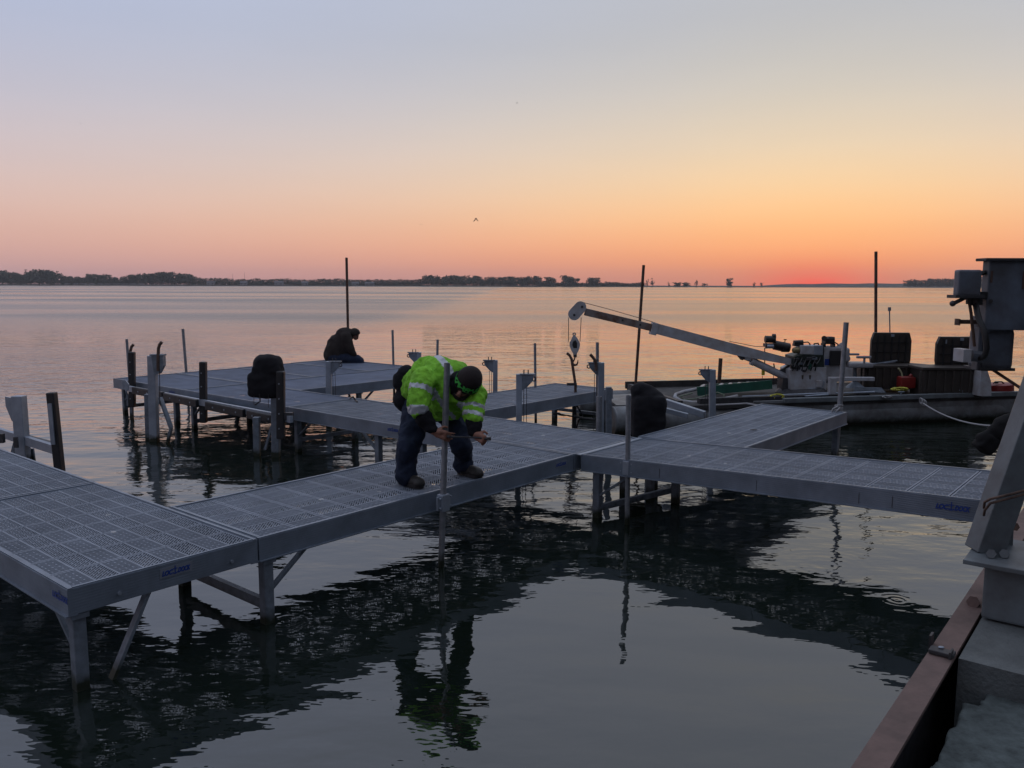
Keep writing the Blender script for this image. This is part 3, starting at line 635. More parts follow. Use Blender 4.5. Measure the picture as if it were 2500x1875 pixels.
# C: gangway ramp, rising to the sea wall
def ramp_section():
    a0, a1, b0, b1 = .04, 1.24, -3.72, -.05
    Lx, Wy = b1-b0, a1-a0; rise = .15; t = thing('gangway', 'perforated gangway section rising to the sea wall at the right', 'gangway', (AB(a0, b1)).to_tuple()[:2] + (ZD,), DA - PI/2, None)
    # local x along -b, local y along +a
    tl = math.atan2(rise, Lx); M = Matrix.Rotation(-tl, 4, 'Y'); M2 = M
    f = MB(); th = .035
    for cy in (th/2, Wy-th/2):
        f.box((Lx/2, cy, -FH/2), (Lx, th, FH)); f.box((Lx/2, cy, .0035), (Lx, th*.55, .007)); f.box((Lx/2, cy, -FH-.004), (Lx, th+.03, .008))
    for cx in (th/2, Lx-th/2): f.box((cx, Wy/2, -FH/2), (th, Wy-2*th, FH)); f.box((cx, Wy/2, .0035), (th*.6, Wy-2*th, .007))
    k = 1
    while k*.61 < Lx-.2: f.box((k*.61, Wy/2, -.09), (.035, Wy-2*th, .07)); k += 1
    bmesh.ops.transform(f.bm, matrix=M, verts=f.bm.verts)
    obj('frame', f, frame_m, t, local=True)
    o = bpy.data.objects.new('decking', plank_mesh(Lx, Wy, th, .0058, -.013)); S.collection.objects.link(o); o.parent = t; o.rotation_euler = (0, -tl, 0)
    for a, b, br in ((.10, -.22, 'b-'), (1.10, -.55, ''), (1.13, -.22, '')):
        lp = AB(a, b); lm = MB().box((lp.x, lp.y, (ZD-FH-1.3)/2), (.074, .074, ZD-FH+1.3), rz=DA, bev=.008); obj('leg', lm, alu_dull, t)
    lp = AB(.10, -.22); obj('brace', MB().beam(lp - U2*.36 + Vector((0, 0, ZD-FH)), lp + Vector((0, 0, ZD-FH-.26)), .04, .02), alu_dull, t)
    obj('crossbar', MB().beam(AB(.12, -.24, .10), AB(1.1, -.50, .13), .04, .06), alu_dull, t)
    # bridging plate at the junction
    obj('hinge_plate', MB().beam(AB(.02, -.035, ZD+.006), AB(1.22, -.035, ZD+.006), .05, .006), alu, t)
    zl = ZD + rise*(3.25/Lx) - .065
    logo(t, AB(a0-.002, -3.42, zl), -U2 + Vector((0, 0, rise/Lx)), Vector((0, 0, 1)), .24, sticker=False)
    for b in (-.95, -1.9, -2.75, -3.0): zq = ZD + rise*(-b/Lx); obj('scribed_mark', MB().box(AB(a0-.001, b, zq-.09), (.004, .003, .09), rz=DA), steel_dk, t)
ramp_section()
# ------------------------------------------------------------------ standing pipes
def pipe(label, top, bot, r=.024, m=galv, clamp=None, square=False, name='mooring_pole', group='round poles standing along the pier'):
    """bot/top are world points"""
    t = thing(name, label, 'pole', (bot.x, bot.y, bot.z), group=group)
    mb = MB()
    d = (top-bot).normalized()
    if square: mb.beam(bot, top, 2*r, 2*r)
    else:
        mb.tube(bot, top, r, r, 16, cap=False)
        mb.tube(top, bot, r*.82, r*.82, 16, cap=False)
        x, y, z = basis(d); n = 16
        A = [mb.bm.verts.new(top+(x*math.cos(2*PI*i/n)+y*math.sin(2*PI*i/n))*r) for i in range(n)]; B = [mb.bm.verts.new(top+(x*math.cos(2*PI*i/n)+y*math.sin(2*PI*i/n))*r*.82) for i in range(n)]
        for i in range(n): mb.bm.faces.new((A[i], A[(i+1) % n], B[(i+1) % n], B[i]))
    obj('pipe', mb, m, t, smooth=40)
    if clamp is not None:
        c = MB(); p = bot + (top-bot)*((clamp[0]-bot.z)/(top.z-bot.z))
        hgt = FH*.95
        c.box(p - Vector((0, 0, FH/2)) , (.085, .07, hgt), rz=DA, bev=.01); c.box(p - Vector((0, 0, FH/2)) + Vector((0, 0, 0)), (.15, .02, hgt*.8), rz=clamp[1], bev=.004)
        for k in (-1, 1):
            for zz in (-.03, -.11): c.tube(p + (U1 if clamp[1] == DA else U2)*.06*k + Vector((0, 0, zz)) - (U2 if clamp[1] == DA else U1)*.02, p + (U1 if clamp[1] == DA else U2)*.06*k + Vector((0, 0, zz)) - (U2 if clamp[1] == DA else U1)*.035, .008, n=6)
        obj('bracket', c, alu, t)
    return t
def pole_at(label, u0, v0, u1, v1, Y, r, m=galv, clamp=None, deep=.6, **k):
    """visible axis from photo pixel (u0,v0) top to (u1,v1), standing at depth Y and carried down below the water"""
    a = P(u0, v0, Y); b = P(u1, v1, Y); d = (b-a).normalized(); bot = b + d*((b.z+deep)/max(.2, -d.z))
    return pipe(label, a, bot, r, m, clamp, **k)
pole_at('thick grey pole held by the bent worker', 1091.7, 886, 1077, 1382, 6.56, .025, clamp=(ZD, DA))
pole_at('grey pole clamped to the side of the gangway', 1534.5, 965, 1531, 1278, 7.78, .025, clamp=(ZD+.02, DA+PI/2))
pole_at('grey pole with rope tied round it at the barge dock corner', 2066, 787, 2041, 1108, 11.1, .034, clamp=(ZD, DA))
pole_at('tall slim pole standing behind the seated man', 846, 629, 851, 880, 18.9, .030, rustpipe)
pole_at('thin pole on the far side of the platform right of the seated man', 958.3, 806, 963, 985, 17.4, .025)
pole_at('thin pole just behind the back of the bent worker', 1068.5, 829, 1067, 900, 16.2, .025)
pole_at('thin left leaning pole on the back edge of the platform', 446.5, 803, 455, 910, 16.4, .028)
pole_at('pole at the outer left corner of the platform', 309.3, 828, 322, 1000, 14.9, .025)
pole_at('slim pole behind the dock section under the crane hook', 1306, 838, 1308, 1030, 13.6, .022)
pole_at('slim pole standing just behind the bent lift guide tube', 1458.3, 836, 1459, 960, 12.6, .025)
pole_at('short stubby grey pole left of the barge pontoon', 1463, 968, 1462, 1050, 9.9, .035, clamp=None)
pole_at('tall leaning brown pole at the barge end', 1571.5, 647, 1551.6, 940, 14.9, .026, rustpipe)
pole_at('tall straight dark spud pole behind the open tool chest', 2138.6, 614, 2138, 830, 16.2, .029, rustpipe)
pole_at('short thick brown spud pole beside the green ladder', 1759.5, 875, 1754, 960, 15.2, .036, rustpipe)
# ------------------------------------------------------------------ boat lifts
def upright(mb, u0, u1, vt, vb, Y, deep=.8, bev=.008, vb_real=None):
    """a square-section post: top centre (u0,vt), lower centre (u1,vb) both at depth Y; returns width frame"""
    a = P(u0, vt, Y); b = P(u1, vb, Y); d = (b-a).normalized(); bot = b + d*((b.z+deep)/max(.2, -d.z)) if deep is not None else b
    return a, bot
def lift_head(root, p, side, Y, s=1.0):
    """pulley housing on the side of a lift post with pins and hanging cables"""
    sx = side
    hb = MB(); q = lambda x, z: p + Vector((x*sx*s, 0, z*s))
    hb.prism([q(.03, -.02), q(.21, -.02), q(.20, -.09), q(.10, -.20), q(.03, -.24)], .075*s, (0, 1, 0))
    hb.box(q(.12, -.005), (.22*s, .09*s, .016))
    h = obj('pulley_housing', hb, alu_dull, root)
    for x in (.07, .13): obj('pin', MB().tube(q(x, -.02), q(x, .06), .006*s+.002, n=6), steel_dk, root)
    obj('pulley', MB().torus(q(.21, -.07), .03*s, .010*s, (0, 1, 0), n=10), steel_dk, root)
    for x in (.07, .11): obj('cable', MB().tube(q(x, -.2), Vector((q(x, 0).x, p.y, -.4)), .0045, n=5), steel_dk, root)
# --- lift C in the slip between the two arms (four posts seen)
LG = 'boat lifts standing in the slips'
tC = thing('boat_lift', 'boat lift with four grey posts in the slip beside the platform', 'boat lift', (-.6, 13.5, 0), group=LG)
for (u, u2, vt, vb, Y, wd, sd_) in [(802.5, 803, 882, 965, 13.4, .088, 1), (1023.5, 1023, 860, 900, 16.3, .085, -1), (1209.5, 1209, 879, 958, 13.6, .078, -1), (1267, 1267, 913, 1026, 10.35, .075, 1)]:
    mb = MB(); a, b = upright(mb, u, u2, vt, vb, Y); mb.beam(b, a, wd, wd, bev=.008); obj('post', mb, alu, tC)
    lift_head(tC, a, sd_, Y, .9 if Y < 14 else 1.0)
for (p, q) in ((P(1267, 1010, 10.35), P(802, 960, 13.4)), (P(1209, 950, 13.6), P(1023, 895, 16.3))):
    obj('beam', MB().beam(Vector((p.x, p.y, -.12)), Vector((q.x, q.y, -.12)), .09, .1), alu_dull, tC)
# weedy bar, ladder-like leg and bent feet under the F dock
tg = thing('boat_lift', 'weed hung lift frame under the dock below the crane hook', 'boat lift', (.9, 13.0, 0), group=LG)
obj('leg', MB().path([P(1402, 985, 13.1), P(1402, 1010, 13.1), P(1401, 1050, 13.1), P(1400, 1100, 13.1)], .035, 8), steel_dk, tg)
obj('brace', MB().path([P(1408, 990, 13.1), P(1414, 1000, 13.1), P(1421, 1012, 13.1), P(1422, 1016, 13.1), P(1414, 1024, 13.1), P(1407, 1045, 13.1)], .016, 6), steel_dk, tg)
rnd = random.Random(2); wp = [P(1350+i*4.9, 1009+i*.75+rnd.uniform(-1, 1), 13.0) for i in range(22)]
obj('bar', MB().path(wp, .015, 6, [rnd.uniform(.010, .026) for _ in wp]), steel_dk, tg)
obj('guide_tube', MB().path([P(1384, 862, 13.0), P(1391, 868, 13.0), P(1395.5, 877, 13.0), P(1405, 940, 13.0), P(1405, 990, 13.0)], .023, 10), rustpipe, tg)
obj('foot_bracket', MB().box(P(1396, 938, 12.95), (.16, .05, .04)), steel_dk, tg)
# --- lift D right of the F dock, its motor under a black cover
tD = thing('boat_lift', 'boat lift between the far dock arms with a bent guide tube', 'boat lift', (1.6, 11, 0), group=LG)
for (u, u2, vt, vb, Y, wd, sd_) in [(1467.5, 1467, 885, 1050, 11.3, .085, -1), (1739, 1739, 902, 1021, 11.6, .085, -1)]:
    mb = MB(); a, b = upright(mb, u, u2, vt, vb, Y); mb.beam(b, a, wd, wd, bev=.008); obj('post', mb, alu, tD); lift_head(tD, a, sd_, Y, .8)
obj('guide_tube', MB().path([P(1441, 865, 11.2), P(1447, 872, 11.2), P(1453, 880, 11.2), P(1455, 893, 11.2), P(1455, 905, 11.2)], .022, 10), rustpipe, tD)
for (p, q, w) in (((1624, 981, 10.9), (1720, 1012, 10.6), .085), ((1624, 1001, 10.6), (1679, 1015, 10.5), .06)):
    obj('beam', MB().beam(P(*p), P(*q), w, w, bev=.006), alu, tD)
mb = MB(); a, b = upright(mb, 1486, 1486, 945, 1050, 11.0); mb.beam(b, a, .075, .075); obj('leg', mb, alu_dull, tD)
mb = MB(); a, b = upright(mb, 1585, 1585, 1050, 1068, 9.9); mb.beam(b, a, .09, .09); obj('leg', mb, alu_dull, tD)
# --- lift A at the left of the platform
tL = thing('boat_lift', 'black bumpered boat lift at the left end of the pier', 'boat lift', (-5, 11.8, 0), group=LG)
mb = MB(); a, b = upright(mb, 372, 378, 868, 1100, 12.0); mb.beam(b, a, .115, .115, bev=.01); obj('post', mb, alu, tL)
hp = P(386, 872, 11.95)
hb = MB().prism([hp + Vector((-.08, 0, .04)), hp + Vector((.09, 0, .02)), hp + Vector((.09, 0, -.12)), hp + Vector((.02, 0, -.24)), hp + Vector((-.05, 0, -.26))], .10, (0, 1, 0)); hb.box(hp + Vector((.0, 0, .035)), (.2, .12, .02))
obj('winch_housing', hb, alu_dull, tL)
obj('guide_tube', MB().path([P(395, 835, 11.9), P(390, 841, 11.9), P(387, 850, 11.9), P(386, 872, 11.9), P(386, 905, 11.9)], .023, 10), rustpipe, tL)
obj('guide_tube', MB().path([P(326, 841, 14.3), P(321, 847, 14.3), P(318, 858, 14.3), P(317, 880, 14.3)], .024, 10), rustpipe, tL)
obj('cable', MB().tube(P(389.5, 900, 11.9), P(390.5, 1005, 11.9), .006, n=6), steel_dk, tL)
mb = MB(); a = P(667, 965, 10.9); a, b = upright(mb, 673, 674, 965, 1105, 10.9); mb.beam(b, a, .105, .105, bev=.01); obj('post', mb, alu_dull, tL)
mb = MB(); a, b = upright(mb, 626, 628, 1018, 1107, 10.95); mb.beam(b, a, .085, .085, bev=.01); obj('leg', mb, alu_dull, tL)
mb = MB(); a, b = upright(mb, 362, 366, 962, 1095, 12.1); mb.beam(b, a, .095, .095, bev=.01); obj('leg', mb, alu_dull, tL)
obj('brace', MB().beam(P(391, 970, 11.95), P(418, 1045, 11.9), .07, .03), alu_dull, tL)
obj('brace', MB().beam(P(418, 1045, 11.9), P(408, 1085, 11.9), .07, .03), alu_dull, tL)
obj('brace', MB().beam(P(664, 1040, 10.9), P(648, 1097, 10.9), .07, .03), alu_dull, tL)
obj('bracket', MB().path([P(312, 1005-15, 14.2), P(312, 970, 14.2), P(308, 955, 14.2), P(309, 948, 14.2)], .02, 6), alu_dull, tL)
obj('end_plate', MB().prism([P(298, 930, 13.4), P(306, 927, 13.4), P(315, 938, 13.4), P(314, 950, 13.4), P(309, 957, 13.4), P(301, 945, 13.4)], .03, (0, 1, 0)), alu, tL)
# side beam and its black bumpers, from the far left end to the covered motor
def lat(u, v): # along the lift's near side: depth shrinks to the right
    k = (u-315)/(710-315); return P(u, v, 1/(1/13.6 + (1/10.75-1/13.6)*k))
obj('beam', MB().beam(lat(312, 948), lat(712, 1024), .05, .09), alu, tL)
for (u0, v0, u1, v1) in ((329, 951, 402, 965), (405, 966, 486, 984), (507, 988, 600, 1008), (608, 1009, 674, 1023)):
    p, q = lat(u0, v0+1) - Vector((0, .05, 0)), lat(u1, v1) - Vector((0, .05, 0))
    bp_ = MB().beam(p, q, .06, .12, bev=.015); o_ = obj('bumper', bp_, blackpvc, tL)
    for k in (.2, .5, .8): c = p.lerp(q, k) - Vector((0, .03, 0)); obj('bolt', MB().tube(c, c - Vector((0, .014, 0)), .014, n=8), alu, o_)
for (u, ub, vt, vb, Y, w) in ((322, 323, 859, 994, 14.0, .10), (496, 497, 883, 1032, 12.2, .10), (685.5, 686, 906, 1071, 10.8, .105)):
    a = P(u, vt, Y); b = P(ub, vb, Y); mb = MB().beam(b, a, w, w, bev=.02); o_ = obj('guide_post', mb, blackpvc, tL)
    for k in (.18, .4, .62, .84): c = a.lerp(b, k) - Vector((.01, w/2, 0)); obj('bolt', MB().tube(c, c - Vector((0, .01, 0)), .010, n=8), alu, o_)
mb = MB().beam(P(318.5, 900, 14.1), P(322, 1020, 14.1), .05, .05); obj('pipe', mb, alu_dull, tL)
mb = MB().box(P(705, 1016, 10.8), (.12, .07, .10)); obj('end_plate', mb, steel_dk, tL)
# step plank fixed to the dock side
sp = MB(); p0, p1 = AB(-.10, 7.65, ZD-.11), AB(-.10, 5.6, ZD-.11); sp.beam(p0, p1, .16, .045)
for k in (-.05, 0, .05): sp.beam(p0 + U1*k + Vector((0, 0, .026)), p1 + U1*k + Vector((0, 0, .026)), .012, .008)
obj('step_plank', sp, alu, None, 'ribbed silver step plank along the side of the left dock', 'step')
# --- lift B at the left edge
tB2 = thing('boat_lift', 'boat lift post and rail at the left edge of the photo', 'boat lift', (-6.2, 10.2, 0), group=LG)
a, b = upright(None, 46, 58, 966, 1127, 10.5); obj('post', MB().beam(b, a, .135, .135, bev=.012), alu, tB2)
pl = [P(13, 968, 10.5), P(36, 973, 10.5), P(38, 1028, 10.5), P(30, 1028, 10.5), P(15, 992, 10.5)]
obj('winch_plate', MB().prism(pl, .02, (0, 1, 0)), alu, tB2)
rl = MB(); rl.beam(P(-60, 1037, 11.2), P(137, 1098, 10.1), .06, .11); rl.beam(P(-60, 1030, 11.3), P(132, 1088, 10.3), .05, .03)
obj('rail', rl, alu, tB2)
obj('bumper', MB().beam(P(68, 1066, 10.7), P(130, 1083, 10.35), .06, .03), blackpvc, tB2)
a = P(126, 958, 10.05); b = P(147, 1158, 10.05); gp = MB().beam(b, a, .10, .10, bev=.015); obj('guide_post', gp, blackpvc, tB2)
obj('sleeve', MB().beam(P(122, 985, 10.0), P(131, 1085, 10.0), .05, .04), alu, tB2)
obj('brace', MB().prism([P(34, 1078, 10.6), P(44, 1078, 10.6), P(40, 1125, 10.6), P(22, 1125, 10.6)], .03, (0, 1, 0)), alu_dull, tB2)
obj('brace', MB().prism([P(68, 1095, 10.6), P(82, 1095, 10.6), P(88, 1140, 10.6), P(68, 1140, 10.6)], .03, (0, 1, 0)), alu_dull, tB2)
obj('clamp', MB().box(P(39, 1080, 10.35), (.05, .03, .14)).box(P(2, 1070, 10.5), (.08, .06, .12)), steel_dk, tB2)
# ------------------------------------------------------------------ canvas motor covers
def voxel(mb, size, smooth=2, mats=None, pred=None, name='blob', disp=None):
    """fuse overlapping pieces into one continuous skin"""
    me = bpy.data.meshes.new(name); mb.bm.to_mesh(me); mb.bm.free()
    o = bpy.data.objects.new(name, me); S.collection.objects.link(o)
    r = o.modifiers.new('r', 'REMESH'); r.mode = 'VOXEL'; r.voxel_size = size
    s_ = o.modifiers.new('s', 'SMOOTH'); s_.iterations = smooth; s_.factor = .6
    dg = bpy.context.evaluated_depsgraph_get(); m2 = bpy.data.meshes.new_from_object(o.evaluated_get(dg))
    bpy.data.objects.remove(o)
    if disp:
        for v, n in zip(m2.vertices, [v.normal.copy() for v in m2.vertices]): v.co += n*disp(v.co)
    bm = bmesh.new(); bm.from_mesh(m2); bpy.data.meshes.remove(m2); return bm
def folds(sc, amt):
    def f(p):
        q = Vector((p.x, p.y, p.z))*sc
        n = noise.noise(q) ; n2 = noise.noise(q*2.3+Vector((5, 1, 2)))
        return amt*(1-2*abs(n))*1.0 + amt*.4*n2
    return f
Yc = 10.95
cv = MB()
cc = lambda u, v, Y=Yc: P(u, v, Y)
cv.capsule(cc(641, 890), cc(668, 892), .125, .13); cv.ball(cc(655, 884), .13, (1.3, 1, .75)); cv.box(cc(655, 905), (.36, .26, .14), bev=.04)
cv.box(cc(650, 938), (.44, .30, .34), bev=.08); cv.box(cc(656, 955), (.36, .28, .16), bev=.06)
bm_ = voxel(cv, .018, 3, disp=folds(6, .016))
obj('covered_lift_motor', bm_, cloth_blk, None, 'lift motor under a black canvas cover with dangling cords on the left lift', 'motor cover', smooth='all')
for (u, v0, v1), w_ in zip(((620, 950, 988), (655, 960, 995)), ('left', 'right')):
    obj('cord', MB().tube(cc(u, v0, 10.8), cc(u, v1, 10.8), .004, n=5), blk, None, w_+' draw cord hanging straight below the left black motor cover', 'cord')
obj('cord', MB().path([cc(634, 962, 10.8), cc(635, 980, 10.8), cc(630, 983, 10.8), cc(622, 989, 10.8)], .009, 6), blk, None, 'knotted dark cord end below the left black motor cover', 'cord')
cv = MB(); Yc = 9.95
cc = lambda u, v, Y=Yc: P(u, v, Y)
cv.capsule(cc(1562, 957), cc(1585, 968), .11, .13); cv.box(cc(1582, 1008), (.40, .34, .46), bev=.1); cv.box(cc(1582, 1045), (.39, .33, .2), bev=.05); cv.ball(cc(1600, 985), .14)
bm_ = voxel(cv, .018, 3, disp=folds(6, .018))
obj('covered_lift_motor', bm_, cloth_blk, None, 'large black canvas covered motor beside the gangway corner', 'motor cover', smooth='all')
# ------------------------------------------------------------------ work barge
BR = math.radians(12.5); BX = Vector((math.cos(BR), math.sin(BR), 0)); BY = Vector((-math.sin(BR), math.cos(BR), 0)); BO = Vector((1.65, 12.6, 0))
def BP(x, y, z): return BO + BX*x + BY*y + Vector((0, 0, z))
DKZ = .44
tW = thing('work_barge', 'low grey pontoon work barge moored behind the gangway', 'barge', BP(3.7, 1.2, 0).to_tuple(), BR)
def pontoon(y):
    mb = MB(); mb.path([BP(-.02, y, .17), BP(.0, y, .17), BP(7.0, y, .17), BP(7.3, y, .2), BP(7.55, y, .27)], .24, 24, [.225, .24, .24, .2, .10])
    mb.torus(BP(0, y, .17), .225, .02, BX, n=24); return mb
obj('pontoon', pontoon(.24), hullm, tW, smooth=50); obj('pontoon', pontoon(2.15), hullm, tW, smooth=50)
obj('deck', MB().box(BP(4.35, 1.2, DKZ-.05), (6.5, 2.38, .06), rz=BR), deckm, tW)
obj('side_plate', MB().box(BP(4.95, .035, .29), (5.25, .03, .34), rz=BR, bev=.008), hullm, tW)
obj('gunwale', MB().box(BP(5.2, .02, DKZ+.015), (4.7, .09, .08), rz=BR, bev=.012), greysteel, tW)
obj('gunwale', MB().box(BP(3.2, 2.38, DKZ+.03), (4.4, .06, .13), rz=BR, bev=.008), deckm, tW)
obj('steel_beam', MB().box(BP(3.0, .22, DKZ+.02), (3.1, .10, .09), rz=BR), steel_dk, tW)
obj('end_rail', MB().box(BP(1.06, 1.2, DKZ+.0), (.08, 2.3, .12), rz=BR), steel_dk, tW)
obj('end_tray', MB().prism([BP(.1, .35, .40), BP(1.2, .35, .40), BP(1.2, 1.5, .42), BP(.2, 1.4, .42)], .03, (0, 0, 1)), hullm, tW)
for x in (5.2, 6.7): obj('bow_panel', MB().prism([BP(x, 2.3, DKZ), BP(x+.95, 2.3, DKZ), BP(x+.8, 2.34, DKZ+.30), BP(x+.1, 2.34, DKZ+.36)], .05, BY), white_p, tW)
for x in (5.05, 6.25): obj('cleat', MB().capsule(BP(x-.05, .03, DKZ+.10), BP(x+.05, .03, DKZ+.10), .012).tube(BP(x, .03, DKZ), BP(x, .03, DKZ+.1), .014), alu_dull, tW)
# --- crane
YC = 14.45
C = lambda u, v, d=0.: P(u, v, YC+d)
tc_ = thing('deck_crane', 'chipped grey hydraulic crane with a hook on the work barge', 'crane', C(1960, 952).to_tuple())
px = YC/2000
def rr(p, q, w0, h): return MB().beam(p, q, w0, h, bev=.006)
obj('outer_boom', MB().prism([C(1594, 787), C(1606, 790), C(1800, 841), C(1934, 876), C(1926, 890), C(1790, 866), C(1594, 813)], .17, (0, 1, 0)), white_p, tc_)
obj('boom_collar', rr(C(1589, 801), C(1603, 804), .20, .215), white_p, tc_)
inn = obj('inner_boom', rr(C(1428, 761), C(1596, 801), .12, .128), mat('rust_spotted_grey_paint', (.20, .19, .19), .6, 0, var=.2, vscale=5, dirt=(.10, .045, .025)), tc_)
for u, v in ((1520, 782), (1563, 793)): obj('pin_hole', MB().tube(C(u, v, -.068), C(u, v, -.05), .018), blk, inn)
hd = MB()
def stadium(c0, r0, c1, r1, Y):
    pts = []; a = math.atan2(c1[1]-c0[1], c1[0]-c0[0]); d = math.hypot(c1[0]-c0[0], c1[1]-c0[1]); al = math.acos((r0-r1)/d)
    for k in range(13): t_ = a+al+(2*PI-2*al)*k/12; pts.append((c0[0]+math.cos(t_)*r0, c0[1]+math.sin(t_)*r0))
    for k in range(13): t_ = a-al+(2*al)*k/12; pts.append((c1[0]+math.cos(t_)*r1, c1[1]+math.sin(t_)*r1))
    return [P(x, y, Y) for x, y in pts]
for off in (-.075, .075):
    obj('sheave_plate', MB().prism(stadium((1417, 750), 14.5, (1402, 767), 15, YC+off), .02, (0, 1, 0)), white_p, tc_)
obj('sheave', MB().tube(C(1403, 768, -.03), C(1403, 768, .03), .085, n=24), steel_dk, tc_); obj('sheave', MB().tube(C(1417, 750, -.03), C(1417, 750, .03), .07, n=24), steel_dk, tc_)
for u, v in ((1421, 749), (1402, 769)): obj('axle', MB().tube(C(u, v, -.11), C(u, v, .11), .022), steel_dk, tc_)
obj('cable', MB().path([C(1422, 738), C(1480, 753), C(1560, 776), C(1600, 788)], .006, 6), steel_dk, tc_)
obj('cable', MB().path([C(1780, 833), C(1830, 843), C(1845, 846), C(1872, 846)], .006, 6), steel_dk, tc_)
for u in (1388, 1419): obj('hoist_cable', MB().tube(C(u, 775), C(u-(0 if u < 1400 else 3), 834), .006, n=6), steel_dk, tc_)
obj('ram_bracket', MB().prism([C(1793, 858), C(1837, 866), C(1830, 879), C(1812, 877), C(1805, 868)], .12, (0, 1, 0)), white_p, tc_)
obj('ram_bracket', MB().prism([C(1795, 861), C(1807, 861), C(1817, 874), C(1810, 879)], .14, (0, 1, 0)), steel_dk, tc_)
obj('piston_rod', MB().tube(C(1815, 874), C(1842, 884), .026), alu, tc_)
obj('hydraulic_ram', MB().tube(C(1838, 882), C(1921, 922), .066, n=20).tube(C(1834, 880), C(1842, 884), .075, n=20), white_p, tc_, smooth=50)
obj('web_plate', MB().prism([C(1900, 905), C(1927, 890), C(1930, 920), C(1912, 915)], .06, (0, 1, 0)), steel_dk, tc_)
tur = MB().prism([C(1917, 900), C(1930, 893), C(2003, 893), C(2003, 948), C(1992, 950), C(1934, 951), C(1917, 946)], .55, (0, 1, 0)); obj('turret', tur, white_p, tc_)
for u in (1957, 1975): obj('stain_strip', MB().prism([C(u, 916, -.279), C(u+5, 916, -.279), C(u+4, 926, -.279), C(u+1, 926, -.279)], .004, (0, 1, 0)), mat('grease_stain', (.05, .04, .03), .6), tc_)
obj('turret_base', MB().tube(C(1958, 955, 0) , C(1958, 945, 0), .46, .40, 28), steel_dk, tc_)
obj('front_column', MB().box(C(1912, 938), (.12, .3, .24)), steel_dk, tc_)
vb = obj('valve_block', MB().prism([C(1928, 868), C(1950, 862), C(1998, 864), C(2000, 914), C(1935, 917), C(1928, 905)], .5, (0, 1, 0)), mat('dirty_green_black_machinery', (.02, .03, .026), .5, .3, var=.7, vscale=10), tc_)
rnd = random.Random(9)
for k in range(16):
    u, v = rnd.uniform(1932, 1994), rnd.uniform(870, 908)
    obj('valve', MB().box(C(u, v, -.27), (rnd.uniform(.03, .10), .06, rnd.uniform(.02, .06)), bev=.004), rnd.choice([steel_dk, alu_dull, blk, green_l, alu_dull]), vb)
for k in range(6):
    u = 1935+k*11; obj('hose', MB().path([C(u, 905, -.28), C(u+4, 892+rnd.uniform(-5, 5), -.36), C(u+10, 880, -.30), C(u+14, 868, -.2)], .010, 6), blk, vb)
# winch on the boom
obj('winch_motor', MB().tube(C(1868, 828), C(1892, 829), .062, n=16).tube(C(1886, 822), C(1893, 822), .05), blk, tc_, smooth=50)
obj('winch_drum', MB().tube(C(1872, 846, -.10), C(1888, 846, -.10), .035, n=12), alu, tc_)
obj('winch_frame', MB().box(C(1880, 842), (.20, .16, .05)).box(C(1889, 846, -.09), (.02, .05, .11)).box(C(1870, 844, -.09), (.015, .05, .10)), steel_dk, tc_)
obj('winch_gearbox', MB().tube(C(1890, 842), C(1912, 847), .085, n=18).tube(C(1910, 847), C(1927, 849), .092, .08, 18), blk, tc_, smooth=50)
obj('winch_lever', MB().tube(C(1916, 836), C(1917, 829), .008).box(C(1917, 829), (.05, .02, .015)), blk, tc_)
obj('pendant_cable', MB().path([C(1867, 849), C(1867, 870), C(1867, 890)], .009, 6), blk, tc_)
obj('pendant_control', MB().box(C(1863.5, 903), (.055, .04, .19), bev=.012), mat('yellow_plastic', (.45, .36, .03), .5), tc_)
obj('cord', MB().tube(C(1861, 917), C(1862, 938), .005, n=5), steel_dk, tc_)
obj('hose', MB().path([C(1889, 888), C(1891, 900), C(1897, 908), C(1905, 912)], .012, 6), blk, tc_); obj('hose', MB().tube(C(1889, 887), C(1888, 940), .005), blk, tc_)
# power pack
obj('tank', MB().box(C(1975, 855), (.38, .3, .18), bev=.012), white_p, tc_); obj('tank_end', MB().box(C(1990.5, 855, -.005), (.155, .31, .186), bev=.01), alu, tc_)
obj('gas_cylinder', MB().capsule(C(1941, 855, -.05), C(1948, 855, -.05), .055), mat('brass_paint', (.22, .18, .09), .4, .4), tc_, smooth=60)
obj('air_filter', MB().tube(C(1938, 837), C(1960, 836), .045, n=14).box(C(1948, 842), (.16, .12, .04)), blk, tc_, smooth=50)
obj('pipe', MB().path([C(1962, 836), C(1972, 835), C(1977, 839), C(1978, 846)], .012, 6), blk, tc_)
obj('handle', MB().path([C(1986, 846), C(1988, 839), C(1997, 838), C(2001, 846)], .014, 6), blk, tc_)
obj('hydraulic_reservoir', MB().box(C(2023, 886, .08), (.32, .34, .60), bev=.03), white_p, tc_)
obj('reservoir_band', MB().box(C(2018, 883, -.02), (.13, .15, .11)), blue_s, tc_)
obj('control_panel', MB().box(C(2039, 874, -.12), (.19, .06, .26), bev=.01), blk, tc_)
obj('side_column', MB().box(C(2005, 894, -.05), (.075, .1, .50)), white_p, tc_)
eng = obj('petrol_engine', MB().box(C(2022, 832), (.17, .2, .11), bev=.02).tube(C(2012, 826, -.02), C(2012, 826, -.14), .045).box(C(2027, 826), (.11, .16, .06), bev=.015), blk, tc_)
for k, (u, v) in enumerate(((2010, 840), (2033, 840))): obj('foot', MB().box(C(u, v+2), (.03, .16, .06)), blk, eng)
obj('hose', MB().path([C(2037, 835), C(2045, 840), C(2050, 850), C(2051, 858)], .012, 6), blk, tc_); obj('hose', MB().path([C(2011, 842, -.12), C(2010, 880, -.14), C(2008, 925, -.12)], .010, 6), blk, tc_)
obj('electrical_cord', MB().path([C(2004, 928, -.25), C(2013, 931, -.28), C(2009, 945, -.28), C(2000, 950, -.28), C(1975, 949, -.3)], .010, 6), alu, tc_)
